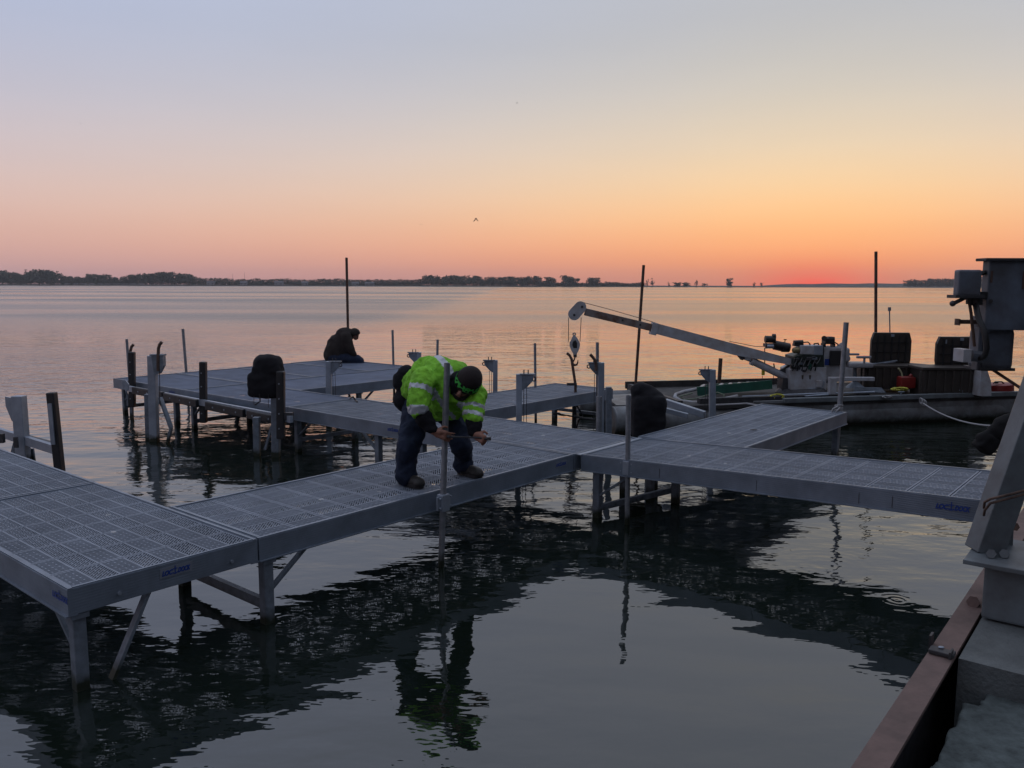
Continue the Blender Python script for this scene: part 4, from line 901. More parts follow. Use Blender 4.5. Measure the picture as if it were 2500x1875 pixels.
obj('junction_box', MB().box(C(1999, 937, -.29), (.09, .05, .12), bev=.006), white_p, tc_)
# --- hook block hangs from the crane
tH = thing('hook_block', 'teardrop pulley block with a dark hook hanging from the crane tip', 'crane hook', C(1404, 892).to_tuple())
def disc(cu, cv_, ru, rv_, Y): return [P(cu+ru*math.cos(k*PI/9), cv_+rv_*math.sin(k*PI/9), Y) for k in range(18)]
blk_pts = [(1402, 818), (1407, 822), (1412, 830), (1416, 838), (1416, 845), (1412, 857), (1407, 866), (1400.5, 866), (1395, 856), (1390.5, 845), (1391, 836), (1395, 828), (1398, 821)]
for off in (-.05, .05): obj('side_plate', MB().prism([P(u, v, YC+off) for u, v in blk_pts], .015, (0, 1, 0)), white_p, tH)
obj('sheave', MB().tube(C(1403, 842, -.04), C(1403, 842, .04), .078, n=24), steel_dk, tH)
obj('warning_label', MB().prism([P(u, v, YC-.0595) for u, v in ((1399, 834), (1405, 830), (1409, 838), (1409, 850), (1400, 850), (1397, 842))], .002, (0, 1, 0)), blk, tH)
obj('eye', MB().torus(C(1402, 816), .022, .012, (0, 1, 0), n=14), alu_dull, tH)
obj('swivel', MB().tube(C(1404, 860), C(1404, 872), .036, .03, 14), steel_dk, tH)
hk = [(1404, 870), (1402.5, 877), (1398.5, 884), (1399, 889), (1403, 891.5), (1408, 890.5), (1410.5, 885), (1411, 878)]
obj('hook', MB().path([C(u, v) for u, v in hk], .014, 8, [.012, .013, .016, .020, .021, .018, .012, .004]), mat('rusty_brown_hook', (.06, .035, .03), .7, .3), tH, smooth=60)
# --- helm seat
tS = thing('helm_chair', 'grey swivel helm chair with armrests beside the crane', 'chair', C(2088, 948, -.1).to_tuple())
seatm = mat('grey_vinyl', (.26, .26, .28), .5, 0, var=.15)
sb_ = MB(); sb_.capsule(C(2050, 848), C(2062, 880), .06, .07); sb_.capsule(C(2056, 842), C(2068, 876), .05, .06); sb_.box(C(2060, 865), (.10, .34, .26), bev=.04)
obj('backrest', voxel(sb_, .02, 3), seatm, tS, smooth='all')
sb_ = MB(); sb_.box(C(2093, 890), (.44, .36, .085), bev=.035); obj('seat', sb_, seatm, tS, smooth=50)
obj('armrest', MB().box(C(2109, 872, -.16), (.26, .05, .045), bev=.015).box(C(2110, 882, -.16), (.03, .03, .12)), seatm, tS)
obj('armrest', MB().box(C(2084, 865, .2), (.20, .05, .04), bev=.015), seatm, tS)
obj('pedestal', MB().tube(C(2087, 896), C(2087, 936), .032).tube(C(2087, 932), C(2087, 945), .05, .16), alu_dull, tS, smooth=50)
# --- square davit post near the seat
obj('davit_post', MB().box(P(2031, 948, 13.75), (.11, .11, .36), bev=.008).box(P(2078, 925, 13.75), (.76, .09, .06), bev=.006).box(P(2031, 973, 13.75), (.2, .2, .03)), white_p, None, 'square grey post with a level arm on the near side of the barge', 'post')
# --- tool chests
def chest(label, lid, base, Yf, tilt_b=.1):
    (l0, l1, lt, lb), (b0, b1, bt, bb) = lid, base
    t = thing('tool_chest', label, 'tool chest', P((b0+b1)/2, bb, Yf).to_tuple(), group='big open tool chests on the barge')
    k = Yf/2000; wb = (b1-b0)*k; hb_ = (bb-bt)*k; c = P((b0+b1)/2, (bt+bb)/2, Yf+.28)
    body = MB(); body.box(c - Vector((0, .0, .02)), (wb*.93, .52, hb_-.04), bev=.02)
    obj('body', body, chest_m, t)
    for i in range(7): obj('rib', MB().box(P(b0+(b1-b0)*(.10+.13*i), (bt+bb)/2+3, Yf+.012), (.035, .035, hb_*.75), bev=.006), chest_m, t)
    obj('rim', MB().box(P((b0+b1)/2, bt+4, Yf+.27), (wb, .56, .05), bev=.012), chest_m, t)
    wl = (l1-l0)*(Yf+.5)/2000; hl = (lb-lt)*(Yf+.5)/2000
    q = P((l0+l1)/2, (lt+lb)/2, Yf+.5)
    cx0 = q.x; zs = q.z
    pts = []
    for a, b in ((-.46, -.5), (-.5, -.2), (-.5, .30), (-.44, .5), (.44, .5), (.5, .30), (.5, -.2), (.46, -.5)): pts.append((cx0+a*wl, q.y, zs+b*hl))
    ld = obj('lid', MB().prism(pts, .07, (0, 1, .08)), chest_m, t)
    for i in range(5): obj('rib', MB().box((cx0-wl*.36+i*wl*.18, q.y-.045, zs), (wl*.035, .03, hl*.88), bev=.004), blk, ld)
    for i in range(3): obj('rib', MB().box((cx0, q.y-.046, zs-hl*.25+i*hl*.25), (wl*.9, .022, .014), bev=.003), blk, ld)
    obj('latch', MB().box((cx0, q.y-.06, zs+hl*.43), (.05, .03, .045)), alu, ld)
    return t, q, wl, hl, ld
t1, q, wl, hl, ld = chest('open dark tool chest under the tall spud pole', (2125, 2222, 812, 905), (2088, 2230, 888, 948), 14.5)
for k, (u, v, u2, v2) in enumerate(((2130, 889, 2190, 880), (2158, 886, 2185, 883), (2100, 893, 2140, 887))): obj('wrench', MB().beam(P(u, v, 14.7), P(u2, v2, 14.8), .03, .015), alu, None, ['long', 'short', 'lower'][k]+' steel wrench lying across the left open tool chest', 'wrench', group=None)
t2, q, wl, hl, ld = chest('open dark tool chest behind the hanging drum at the right', (2284, 2400, 822, 905), (2232, 2386, 893, 966), 13.95)
obj('sticker', MB().box((q.x-wl*.34, q.y-.05, q.z+hl*.36), (.05, .01, .07)), alu, ld)
obj('nav_light', MB().tube(P(2173, 830, 15.6), P(2171.5, 757, 15.6), .011).tube(P(2171.5, 759, 15.6), P(2171.4, 750, 15.6), .028), alu_dull, None, 'thin navigation light mast behind the left tool chest', 'light mast')
# gas cans
g1 = MB(); g1.box(P(2212, 933, 14.3), (.26, .2, .20), bev=.03); g1.tube(P(2222, 919, 14.3), P(2226, 915, 14.3), .03); can = thing('fuel_can', 'red fuel can with a pale spout between the tool chests', 'fuel can', P(2212, 948, 14.3).to_tuple()); obj('body', g1, redp, can, smooth=50)
obj('spout', MB().path([P(2203, 919, 14.2), P(2201, 910, 14.2), P(2196, 902, 14.2), P(2193, 899, 14.2)], .014, 8), mat('pale_plastic', (.35, .33, .2), .5), can)
ft = thing('fuel_tank', 'red oval fuel tank at the right end of the barge', 'fuel tank', P(2440, 965, 14.2).to_tuple())
fm = MB(); fm.tube(P(2440, 964, 14.4), P(2440, 938, 14.4), .225, .225, 28); fm.tube(P(2440, 938, 14.4), P(2440, 935, 14.4), .225, .17, 28); obj('body', fm, redp, ft, smooth=40)
obj('handle', MB().path([P(2425, 936, 14.3), P(2430, 932, 14.3), P(2446, 932, 14.3), P(2451, 937, 14.3)], .012, 6).tube(P(2433, 936, 14.25), P(2433, 931, 14.25), .03), blk, ft)
wp_ = MB().prism([P(2379, 964, 13.9), P(2408, 964, 13.9), P(2407, 928, 13.9), P(2399, 903, 13.9), P(2384, 903, 13.9)], .3, (0, 1, 0)); obj('motor_cowl', wp_, white_p, None, 'pale outboard motor cowl beside the right tool chest', 'motor cowl')
# ladder, hose and gear on the left of the barge
lad = thing('step_ladder', 'green fibreglass ladder lying on the barge deck', 'ladder', P(1790, 965, 14.2).to_tuple())
la, lb, lc, ld_ = P(1702, 960, 13.7), P(1884, 947, 13.7), P(1712, 948, 14.3), P(1880, 938, 14.6)
obj('rail', MB().beam(la+Vector((0,0,.03)), lb+Vector((0,0,.06)), .035, .15), green_l, lad); obj('rail', MB().beam(lc, ld_, .035, .13), green_l, lad)
for i in range(8):
    k = .05+i*.125; obj('rung', MB().beam(la.lerp(lb, k)+Vector((0, 0, .10)), lc.lerp(ld_, k)+Vector((0, 0, .06)), .05, .02), white_p, lad)
hs = [P(1700, 950, 13.9), P(1670, 956, 13.8), P(1650, 963, 13.7), P(1647, 970, 13.5), P(1662, 979, 13.4), P(1690, 983, 13.3), P(1730, 982, 13.3), P(1760, 976, 13.35), P(1800, 967, 13.5)]
obj('hose', MB().path(hs, .030, 10), white_p, None, 'fat white hose looped on the left of the barge deck', 'hose', smooth='all')
hs = [P(1690, 960, 13.6), P(1660, 968, 13.5), P(1672, 976, 13.4), P(1700, 973, 13.4), P(1722, 966, 13.5), P(1752, 958, 13.5), P(1768, 964, 13.4), P(1766, 978, 13.35)]
obj('strap', MB().path(hs, .012, 6), mat('pale_green_webbing', (.14, .17, .12), .8), None, 'pale green webbing strap lying inside the white hose loop', 'strap')
def tangle(label, c, w, h, n, r, m, seed, Y, cat='rope', name='rope'):
    rnd = random.Random(seed); pts = []
    for i in range(n): pts.append(P(c[0]+w*math.cos(i*.9)*rnd.uniform(.4, 1), c[1]+h*math.sin(i*.9)*rnd.uniform(.3, 1), Y+.2*math.sin(i*1.7)))
    sm_ = []
    for i in range(len(pts)-1):
        for k in range(4): sm_.append(pts[i].lerp(pts[i+1], k/4))
    sm_ = [sm_[max(0, i-2):i+3] for i in range(len(sm_))]; sm_ = [sum(x, Vector())/len(x) for x in sm_]
    obj(name, MB().path(sm_, r, 6), m, None, label, cat, smooth='all')
tangle('tangled yellow rope heap beside the green ladder', (1897, 968), 22, 10, 26, .013, yel, 3, 13.5)
tangle('yellow rope trailing under the green ladder', (1862, 972), 20, 6, 14, .012, yel, 5, 13.5)
tangle('yellow rope coil on the deck beside the red fuel can', (2200, 950), 30, 5, 20, .014, yel, 8, 13.9)
tangle('small heap of pale rope on the barge gunwale near the davit', (2165, 969), 18, 4, 18, .010, rope, 11, 13.5)
for (a, b, lb_) in (((1812, 968, 13.6), (2022, 960, 13.6), 'upper aluminium rod lying along the barge deck'), ((1880, 974, 13.5), (2022, 963, 13.5), 'lower aluminium rod lying along the barge deck'), ((2040, 960, 13.6), (2135, 957, 13.6), 'short aluminium rod right of the square davit post')):
    obj('rod', MB().tube(P(*a), P(*b), .014), alu, None, lb_, 'rod')
for k in range(4): obj('alloy_plank', MB().beam(P(2085, 946+k*3.2, 13.9-.06*k), P(2152+3*k, 948+k*3.2, 13.9-.06*k), .05, .015), alu_dull, None, ['back', 'second from the back', 'third from the back', 'front'][k]+' flat aluminium strip in the pile below the seat', 'metal strip')
# ------------------------------------------------------------------ ropes
def sag(a, b, s_, n=16): return [a.lerp(b, i/n) - Vector((0, 0, s_*4*(i/n)*(1-i/n))) for i in range(n+1)]
r0 = P(2247, 978, 13.35); r1 = at(2440, 1042, .80)
ropem = rope
pts = sag(P(2246, 979, 13.4), P(2436, 1040, 10.4), .10)
obj('mooring_rope', MB().path(pts, .011, 8), rope, None, 'pale mooring rope sagging from the barge toward the sea wall', 'rope', smooth='all')
kn = MB()
for k in range(3): kn.torus(P(2249+k*3, 979+k*2, 13.3), .05, .010, (1, .3*k, .2), n=14)
obj('rope_knot', kn, rope, None, 'rope loops tied to the barge gunwale cleat', 'rope')
pts = [P(1745, 989, 11.9), P(1790, 987, 11.9), P(1822, 985, 11.7), P(1862, 992, 11.6), P(1920, 1002, 11.3), P(1955, 1005, 11.2), P(1975, 1011, 11.1), P(2005, 1012, 11.05), P(2025, 1012, 11.05), P(2040, 1008, 11.0)]
obj('mooring_rope', MB().path(pts, .013, 8), rope, None, 'grey rope lying across the dock section that leads to the barge', 'rope', smooth='all')
kn = MB()
for k in range(5): kn.torus(P(2048, 990+k*5, 11.1), .046, .012, (.2*math.sin(k*2), .2, 1), n=16)
kn.path([P(2046, 992, 11.0), P(2034, 998, 10.98), P(2030, 1008, 11.0), P(2022, 1012, 11.02)], .012, 6); kn.path([P(2050, 996, 11.0), P(2042, 1004, 10.95), P(2038, 1013, 10.98)], .012, 6)
obj('rope_knot', kn, rope, None, 'grey rope wound round the pole at the barge dock corner', 'rope', smooth='all')
# small litter on the decks
obj('marker_pen', MB().tube(P(724, 903, 17.2)*1, P(752, 903, 17.3)*1, .016), blk, None, 'small dark bar lying on the middle of the platform', 'bar')
obj('bird_dropping', MB().ball(at(1840, 1049, ZD+.008), .03, (1.6, .6, .2), 2), blk, None, 'small dark blob on the dock section toward the barge', 'debris')
obj('dark_clip', MB().path([at(855, 972, ZD+.02), at(862, 969, ZD+.06), at(868, 977, ZD+.01), at(872, 981, ZD+.01)], .012, 6), blk, None, 'small dark clip on the back edge of the dock behind the worker', 'clip')
# ------------------------------------------------------------------ sea wall, right foreground
WZ = .78
a0, a1 = at(2060, 1905, WZ), at(2395, 1400, WZ); b0, b1 = at(2150, 1925, WZ), at(2390, 1502, WZ)
wd = (a1-a0).normalized(); wn = Vector((wd.y, -wd.x, 0)); wwid = .5*((b0-a0).dot(wn)+(b1-a0).dot(wn))
def SW(s_, t_, z): p = a0 + wd*s_ + wn*t_; return Vector((p.x, p.y, z))
tSW = thing('sea_wall', 'old concrete and steel sea wall at the lower right', 'sea wall', SW(1, .5, 0).to_tuple())
obj('edge_angle', MB().prism([SW(-1.5, 0, WZ), SW(3.0, 0, WZ), SW(3.0, wwid, WZ), SW(-1.5, wwid, WZ)], .016, (0, 0, 1)), rust, tSW)
obj('edge_face', MB().prism([SW(-1.5, .01, WZ-.01), SW(7, .01, WZ-.01), SW(7, .01, -.8), SW(-1.5, .01, -.8)], .02, wn), steel_dk, tSW)
sl = at(2332, 1605, WZ); s0 = (sl-a0).dot(wd)
slab = MB(); slab.prism([SW(s0, wwid+.012, WZ-.40), SW(7, wwid+.012, WZ-.40), SW(7, 3.2, WZ-.40), SW(s0-.02, 3.2, WZ-.40)], .80, (0, 0, 1)); slab.bm.normal_update()
bmesh.ops.subdivide_edges(slab.bm, edges=slab.bm.edges, cuts=3, use_grid_fill=True)
obj('slab', slab, concrete, tSW)
obj('edge_angle', MB().prism([SW(3.02, 0, WZ+.004), SW(7, 0, WZ+.004), SW(7, wwid, WZ+.004), SW(3.02, wwid, WZ+.004)], .016, (0, 0, 1)), rust, tSW)
rb = MB(); n = 110; G = []
for i in range(n+1):
    row = []
    for j in range(n+1):
        s_ = -.9 + (s0+1.0)*i/n; t_ = wwid*.9 + 2.6*(j/n)**2
        p = SW(s_, t_, 0); e = .035 + .030*noise.noise(Vector((s_*4.3, 1.3, 0))) + .012*noise.noise(Vector((s_*16, 4.3, 0))) + (.06 if s_ > s0-.13 else 0)
        k = min(1, max(0, (t_-wwid-e)/.03)); zz = WZ-.12 - (1-k)*(.42+.08*noise.noise(p*6)) + .005*noise.noise(p*7) + .004*noise.noise(p*25)
        row.append(rb.bm.verts.new((p.x, p.y, zz)))
    G.append(row)
for i in range(n):
    for j in range(n): rb.bm.faces.new((G[i][j], G[i+1][j], G[i+1][j+1], G[i][j+1]))
obj('broken_concrete', rb, rough_c, tSW, smooth='all')
obj('clip_plate', MB().box(at(2300, 1592, WZ+.02), (.095, .055, .018), rz=math.atan2(wd.y, wd.x)+PI/2, bev=.004).box(at(2322, 1597, WZ+.035), (.008, .055, .03), rz=math.atan2(wd.y, wd.x)+PI/2).box(at(2273, 1572, WZ+.01), (.010, .05, .09), rz=math.atan2(wd.y, wd.x)+PI/2), steel_dk, tSW)
obj('bolt', MB().ball(at(2298, 1580, WZ+.033), .010, (1.3, 1, .4), 2), alu, tSW); obj('bolt', MB().tube(at(2376, 1470, WZ), at(2376, 1470, WZ+.03), .03, n=6), rust, tSW)
# shore hinterland outside the frame, behind and right of the camera
bank = MB(); bank.prism([(3.9, 3.9, 0), (14, 13, 0), (17, 27, 0), (60, 27, 0), (60, -40, 0), (-40, -60, 0), (-6, -5, 0)], .2, (0, 0, 1)); bank.bm.normal_update()
bmesh.ops.translate(bank.bm, verts=bank.bm.verts, vec=(1.5, -2.6, .46)); obj('ground', bank, shore_m, kind='structure', label='dark shore behind the photographer')
mt = MB(); rnd = random.Random(77)  # unseen trees, added to block sky light and darken the right-facing dock sides
for k in range(40):
    a = math.radians(62 + k*3.6)           # compass angle, clockwise from the view
    R_ = 15 + rnd.uniform(-2, 3); x, y = math.sin(a)*R_+2, math.cos(a)*R_-2
    crown(mt, x, y, .2, rnd.uniform(9, 12), rnd.uniform(6, 8), 420, rnd=rnd)
for k in range(10): crown(mt, 19.5+rnd.uniform(-1, 1.5), -5+k*2.9, .2, rnd.uniform(8, 11), rnd.uniform(6, 7.5), 420, rnd=rnd)
obj('woodland', mt, leafm, kind='stuff', label='unseen trees added behind the camera to block sky light', cat='woodland')
# --- hoist pedestal, leaning column and electrical boxes
tHo = thing('dock_hoist', 'weathered steel hoist with leaning column and cabinets at the right edge', 'hoist', at(2430, 1500, WZ).to_tuple())
pb = at(2394, 1508, WZ+.01); pY = pb.y
dirR = wn.copy(); dirB = wd.copy(); RZ = math.atan2(wn.y, wn.x)
top = P(2394, 1378, pY).z
hh = top-(WZ+.01)
def HP(x, y, z): p = Vector((pb.x, pb.y, 0)) + dirR*x + dirB*y; return Vector((p.x, p.y, z))
obj('pedestal', MB().box(HP(.45, .17, WZ+.01+hh/2), (.9, .34, hh), rz=RZ, bev=.012), greysteel, tHo)
tp = at(2352, 1345, top+.015)
obj('base_plate', MB().box(HP(.44, .19, top+.012), (1.04, .50, .022), rz=RZ, bev=.004), greysteel, tHo)
cY = P(2400, 1335, pY+.12).y; c0 = at(2405, 1338, top+.03); cYY = c0.y
c1 = P(2405+.352*560, 1338-560, cYY)
obj('leaning_column', MB().beam(c0 + (c0-c1).normalized()*.02, c1, .115, .13, bev=.006), greysteel, tHo)
c2 = at(2462, 1318, top+.03); c3 = P(2440+.1*300, 1015, cYY+.1)
obj('web_plate', MB().prism([P(2412, 1338, cYY+.07), P(2470, 1330, cYY+.07), P(2474, 1240, cYY+.07), P(2470, 1160, cYY+.07)], .02, (0, 1, 0)), greysteel, tHo)
for u, v in ((2420, 1352), (2452, 1352)): obj('bolt', MB().tube(at(u, v, top+.02), at(u, v, top+.045), .022, n=6), greysteel, tHo)
obj('bolt', MB().tube(at(2478, 1286, top+.02), at(2478, 1286, top+.05), .022, n=6), rustpipe, tHo)
for dv in (0, 9): obj('tie_wire', MB().path([P(2520, 1192+dv, cYY-.12), P(2470, 1206+dv, cYY-.15), P(2418, 1218+dv*1.2, cYY-.13), P(2404, 1226+dv*2.2, cYY-.10), P(2402, 1240+dv*2, cYY-.05)], .006, 6), rustpipe, tHo)
HY = 4.7; Hq = lambda u, v, d=0.: P(u, v, HY+d); hp_ = HY/2000
def pbox(u0, u1, v0, v1, d0, d1, bev=.01, slant=0):
    m = MB(); A = P((u0+u1)/2, (v0+v1)/2, HY+d0); w = (u1-u0)*(HY+d0)/2000; h = (v1-v0)*(HY+d0)/2000
    m.box(A + Vector((0, (d1-d0)/2, 0)), (w, d1-d0, h), bev=bev); return m
obj('motor_box', pbox(2341, 2397, 659, 722, 0, .06, .012), box_m, tHo)
obj('motor_plate', pbox(2334, 2405, 720, 728, -.01, .09, .002), steel_dk, tHo)
obj('cable_gland', MB().tube(Hq(2382, 726, .07), Hq(2382, 745, .07), .036, n=14).tube(Hq(2368, 726, .07), Hq(2368, 742, .07), .022), blk, tHo)
obj('lever', MB().path([Hq(2356, 727, .03), Hq(2340, 735, .02), Hq(2330, 740, .02)], .012, 8).ball(Hq(2326, 741, .02), .017), steel_dk, tHo)
cab = pbox(2411, 2580, 632, 806, .05, .12, .008); obj('cabinet', cab, box_m, tHo)
obj('cabinet_lid', pbox(2409, 2582, 630, 637, .03, .14, .003), steel_dk, tHo)
for (u0, v0, v1, w) in ((2419, 662, 690, 5), (2497, 662, 705, 8)): obj('rust_streak', pbox(u0, u0+w, v0, v1, .046, .052, 0), mat('rust_streak', (.07, .04, .03), .8), tHo)
obj('bolt', MB().tube(Hq(2419, 735, .05), Hq(2419, 735, .02), .011), blk, tHo)
obj('hinge_arm', MB().path([Hq(2396, 668, .08), Hq(2402, 665, .08), Hq(2410, 667, .1)], .014, 6), blk, tHo); obj('hinge_arm', pbox(2392, 2412, 712, 730, .05, .14, .004), blk, tHo)
obj('drum', pbox(2398, 2478, 803, 904, .10, .26, .03), box_m, tHo); obj('drum_flange', pbox(2395, 2479, 899, 906, .09, .28, .002), steel_dk, tHo)
obj('neck', pbox(2403, 2420, 735, 812, .12, .2, .01), box_m, tHo); obj('neck_flange', pbox(2397, 2420, 772, 812, .10, .2, .006), box_m, tHo)
obj('side_duct', pbox(2388, 2398, 800, 905, .1, .16, .006), box_m, tHo)
obj('stub_arm', pbox(2340, 2400, 781, 791, .12, .16, .002).box(Hq(2337.5, 786, .14), (.008, .05, .038)), rustpipe, tHo)
obj('conduit', MB().path([Hq(2382, 742, .05), Hq(2386, 765, .03), Hq(2392, 785, .0), Hq(2402, 805, -.03), Hq(2407, 830, -.04), Hq(2409, 850, -.04), Hq(2406, 864, -.03), Hq(2400, 872, -.02), Hq(2390, 875, 0)], .0165, 12), blk, tHo, smooth='all')
obj('conduit', MB().path([Hq(2367, 742, .06), Hq(2371, 765, .06), Hq(2373, 790, .07), Hq(2376, 812, .08), Hq(2379, 845, .1)], .009, 8), rustpipe, tHo)
obj('switch_box', pbox(2352, 2372, 853, 885, -.03, .08, .003), white_p, tHo); obj('switch_box_arm', MB().tube(Hq(2370, 868, .02), Hq(2402, 872, .02), .032, n=14), box_m, tHo)
obj('outrigger_beam', MB().beam(c1 + Vector((.02, -.05, -.03)), P(2572, 735, HY+.18), .13, .13), box_m, tHo)
obj('stay_cable', MB().tube(P(2424, 903, 4.9), P(2520, 966, 4.7), .0095, n=8), rustpipe, None, 'rust brown stay rod running down from the drum out of the frame', 'stay rod')
# rubber fender lumps tied beyond the column
fd = MB(); fq = lambda u, v, d=0.: P(u, v, 5.6+d)
fd.capsule(fq(2402, 1072), fq(2416, 1088), .045, .05); fd.capsule(fq(2412, 1066), fq(2405, 1090), .04); fd.box(fq(2407, 1082), (.09, .12, .11), R=Matrix.Rotation(.7, 3, 'Y'), bev=.015)
fd.capsule(fq(2432, 1055), fq(2466, 1030), .05, .055); fd.capsule(fq(2450, 1040), fq(2470, 1065), .06, .05); fd.ball(fq(2455, 1055), .085); fd.capsule(fq(2418, 1078), fq(2440, 1062), .03)
obj('rubber_fender', voxel(fd, .012, 2, disp=folds(9, .012)), mat('matt_black_rubber', (.010, .010, .011), .9, 0, bump=(30, .006), spec=.2), None, 'lumpy black rubber fender hanging left of the leaning column', 'fender', smooth='all')
# ------------------------------------------------------------------ haze over the lake
def haze():
    m = bpy.data.materials.new('thin_evening_haze'); m.use_nodes = True; t = m.node_tree; t.nodes.remove(t.nodes['Principled BSDF'])
    v = t.nodes.new('ShaderNodeVolumePrincipled'); v.inputs['Color'].default_value = (.86, .88, .93, 1); v.inputs['Density'].default_value = HAZE; v.inputs['Anisotropy'].default_value = .2
    t.links.new(v.outputs[0], t.nodes['Material Output'].inputs['Volume'])
    mb = MB().box((0, 790, 14.0), (8400, 1720, 32)); obj('haze', mb, m, kind='stuff', label='thin evening haze lying over the lake')
HAZE = .00015
if HAZE: haze()
# ------------------------------------------------------------------ birds
def bird(u, v, Y, s_, label, flap, yaw):
    t = thing('bird', label, 'bird', P(u, v, Y).to_tuple(), yaw, 'birds flying over the lake')
    b = MB(); b.ball((0, 0, 0), .1*s_, (2.2, .8, .8), 2); b.path([(.18*s_, 0, .02*s_), (.28*s_, 0, .04*s_)], .04*s_, 6, [.05*s_, .015*s_]); obj('body', b, blk, t, local=True)
    for sd_ in (-1, 1):
        w = MB().prism([(.12*s_, .05*sd_*s_, 0), (.08*s_, .35*sd_*s_, flap*.25*s_), (-.05*s_, .8*sd_*s_, flap*.35*s_), (-.16*s_, .35*sd_*s_, flap*.22*s_), (-.12*s_, .05*sd_*s_, 0)], .015*s_, (0, 0, 1)); obj('wing', w, blk, t, local=True)
    obj('tail', MB().prism([(-.18*s_, -.05*s_, 0), (-.36*s_, -.08*s_, 0), (-.36*s_, .08*s_, 0), (-.18*s_, .05*s_, 0)], .012*s_, (0, 0, 1)), blk, t, local=True)
bird(1162, 533, 95, .55, 'dark bird with wings swept down, nearest in the sky', -1.9, .9)
bird(1028, 548, 150, .5, 'small bird gliding level left of the nearest bird', .3, 1.8)
bird(1262, 252, 160, .5, 'small bird high above the lake near the top', .8, .4)
bird(723, 658, 300, .55, 'tiny bird low over the lake left of the tall slim pole', .4, 1.4)
bird(197, 301, 260, .6, 'tiny bird high at the left of the sky', .5, .2)
# ------------------------------------------------------------------ people
Zq = lambda x, y, Y: P(900+.24115*x, 830+.24115*y, Y)
def limb(mb, pts, rs):
    for (p, q), (r, r2) in zip(zip(pts, pts[1:]), zip(rs, rs[1:])): mb.capsule(p, q, r, r2)
def fingers(mb, wrist, palm_dir, side, nrm, curl, s_=1.0, r=.0085):
    """palm from the wrist plus four separate curled fingers and a side thumb"""
    palm_dir = palm_dir.normalized(); side = side.normalized(); nrm = nrm.normalized()
    k0 = wrist + palm_dir*.095*s_
    mb.capsule(wrist, wrist+palm_dir*.05*s_+side*.016*s_, .026*s_, .027*s_); mb.capsule(wrist+palm_dir*.03*s_-side*.015*s_, k0-side*.018*s_, .022*s_, .017*s_)
    mb.capsule(wrist+palm_dir*.04*s_+side*.018*s_, k0+side*.026*s_, .020*s_, .016*s_); mb.capsule(k0-side*.02*s_, k0+side*.03*s_, .015*s_)
    for i, (o, ln) in enumerate(((.032, .070), (.011, .078), (-.011, .072), (-.031, .056))):
        p = k0 + side*o*s_; d = (palm_dir + side*(o*2.2)).normalized(); a = 0
        for seg, fr in enumerate((.45, .32, .26)):
            a += curl[min(seg, len(curl)-1)]*(1+.12*i)
            dd = d*math.cos(a) + nrm*math.sin(a); q = p + dd*ln*fr*s_
            mb.capsule(p, q, (r-seg*.0008)*s_, (r-.0008-seg*.0008)*s_); p = q
    p = wrist + palm_dir*.035*s_ + side*.028*s_; d = (palm_dir*.55 + side*.75 + nrm*.35).normalized(); q = p + d*.045*s_
    mb.capsule(p, q, .012*s_, .0105*s_); d2 = (palm_dir*.7 + side*.1 + nrm*.65).normalized(); mb.capsule(q, q+d2*.032*s_, .010*s_, .0085*s_)
# -- worker bending on the perforated dock
lf = at(1001, 1190, ZD); rf = at(1146, 1164, ZD)
man = thing('person', 'person in a lime high visibility jacket and black beanie bending over the dock', 'person', ((lf.x+rf.x)/2, (lf.y+rf.y)/2, ZD))
Yl, Yr = lf.y, rf.y
pel = Zq(600, 600, 7.15); hipL = Zq(505, 690, 7.05); hipR = Zq(800, 690, 7.15); chest_ = Zq(760, 420, 6.85); neck = Zq(900, 430, 6.70)
kneeL = Zq(395, 1090, 6.80); kneeR = Zq(935, 1050, 7.0)
ankL = Zq(375, 1385, Yl+.06); ankR = Zq(965, 1290, Yr+.05)
shL = Zq(560, 400, 6.66); elL = Zq(490, 690, 6.55); wrL = Zq(655, 925, 6.50)
shR = Zq(1075, 520, 6.72); elR = Zq(1060, 740, 6.62); wrR = Zq(1075, 955, 6.52)
head = Zq(1005, 420, 6.58); face_d = -Vector((.44, -.52, .73)).normalized()
body = MB()
limb(body, [pel, chest_, neck], [.13, .15, .07]); limb(body, [neck, head], [.065, .075])
up_h = -face_d; fwd = Vector((-.45, -.60, -.60)).normalized(); fwd = (fwd - face_d*fwd.dot(face_d)).normalized(); sdh = fwd.cross(face_d).normalized()
Rh = Matrix((sdh, fwd, -face_d)).transposed()
hc = head + face_d*.03
def HD(x, y, z): return hc + sdh*x + fwd*y - face_d*z        # x side, y front, z crown
body.ball(hc, .098, (.80, .98, 1.1), 3, Rh); body.ball(HD(0, .02, -.065), .066, (.85, .95, .95), 3, Rh)
body.ball(HD(0, .05, -.10), .034, (1, .9, .8), 2, Rh)
body.capsule(HD(0, .095, .0), HD(0, .118, -.035), .010, .017); body.ball(HD(0, .088, .018), .03, (1.9, .5, .5), 2, Rh); body.ball(HD(0, .098, -.07), .018, (1.6, .5, .55), 2, Rh)
for s_ in (-1, 1): body.ball(HD(.078*s_, -.01, -.015), .026, (.4, .7, 1.2), 2, Rh)
limb(body, [hipL, kneeL, Zq(378, 1240, Yl+.10), ankL], [.07, .045, .035, .033]); limb(body, [hipR, kneeR, Zq(955, 1170, Yr+.08), Zq(960, 1262, Yr+.06), ankR], [.07, .045, .035, .030, .030])
limb(body, [shL, elL, wrL], [.055, .042, .030]); limb(body, [shR, elR, wrR], [.055, .042, .030])
fingers(body, wrL, Zq(780, 975, 6.50)-wrL, Vector((.25, -.1, 1)), Vector((.5, .8, -.1)), (.35, .6, .6), 1.05)
fingers(body, wrR, Zq(1165, 1015, 6.45)-wrR, Vector((.35, -.2, .8)), Vector((.1, .85, -.5)), (.75, .9, .7), 1.05)
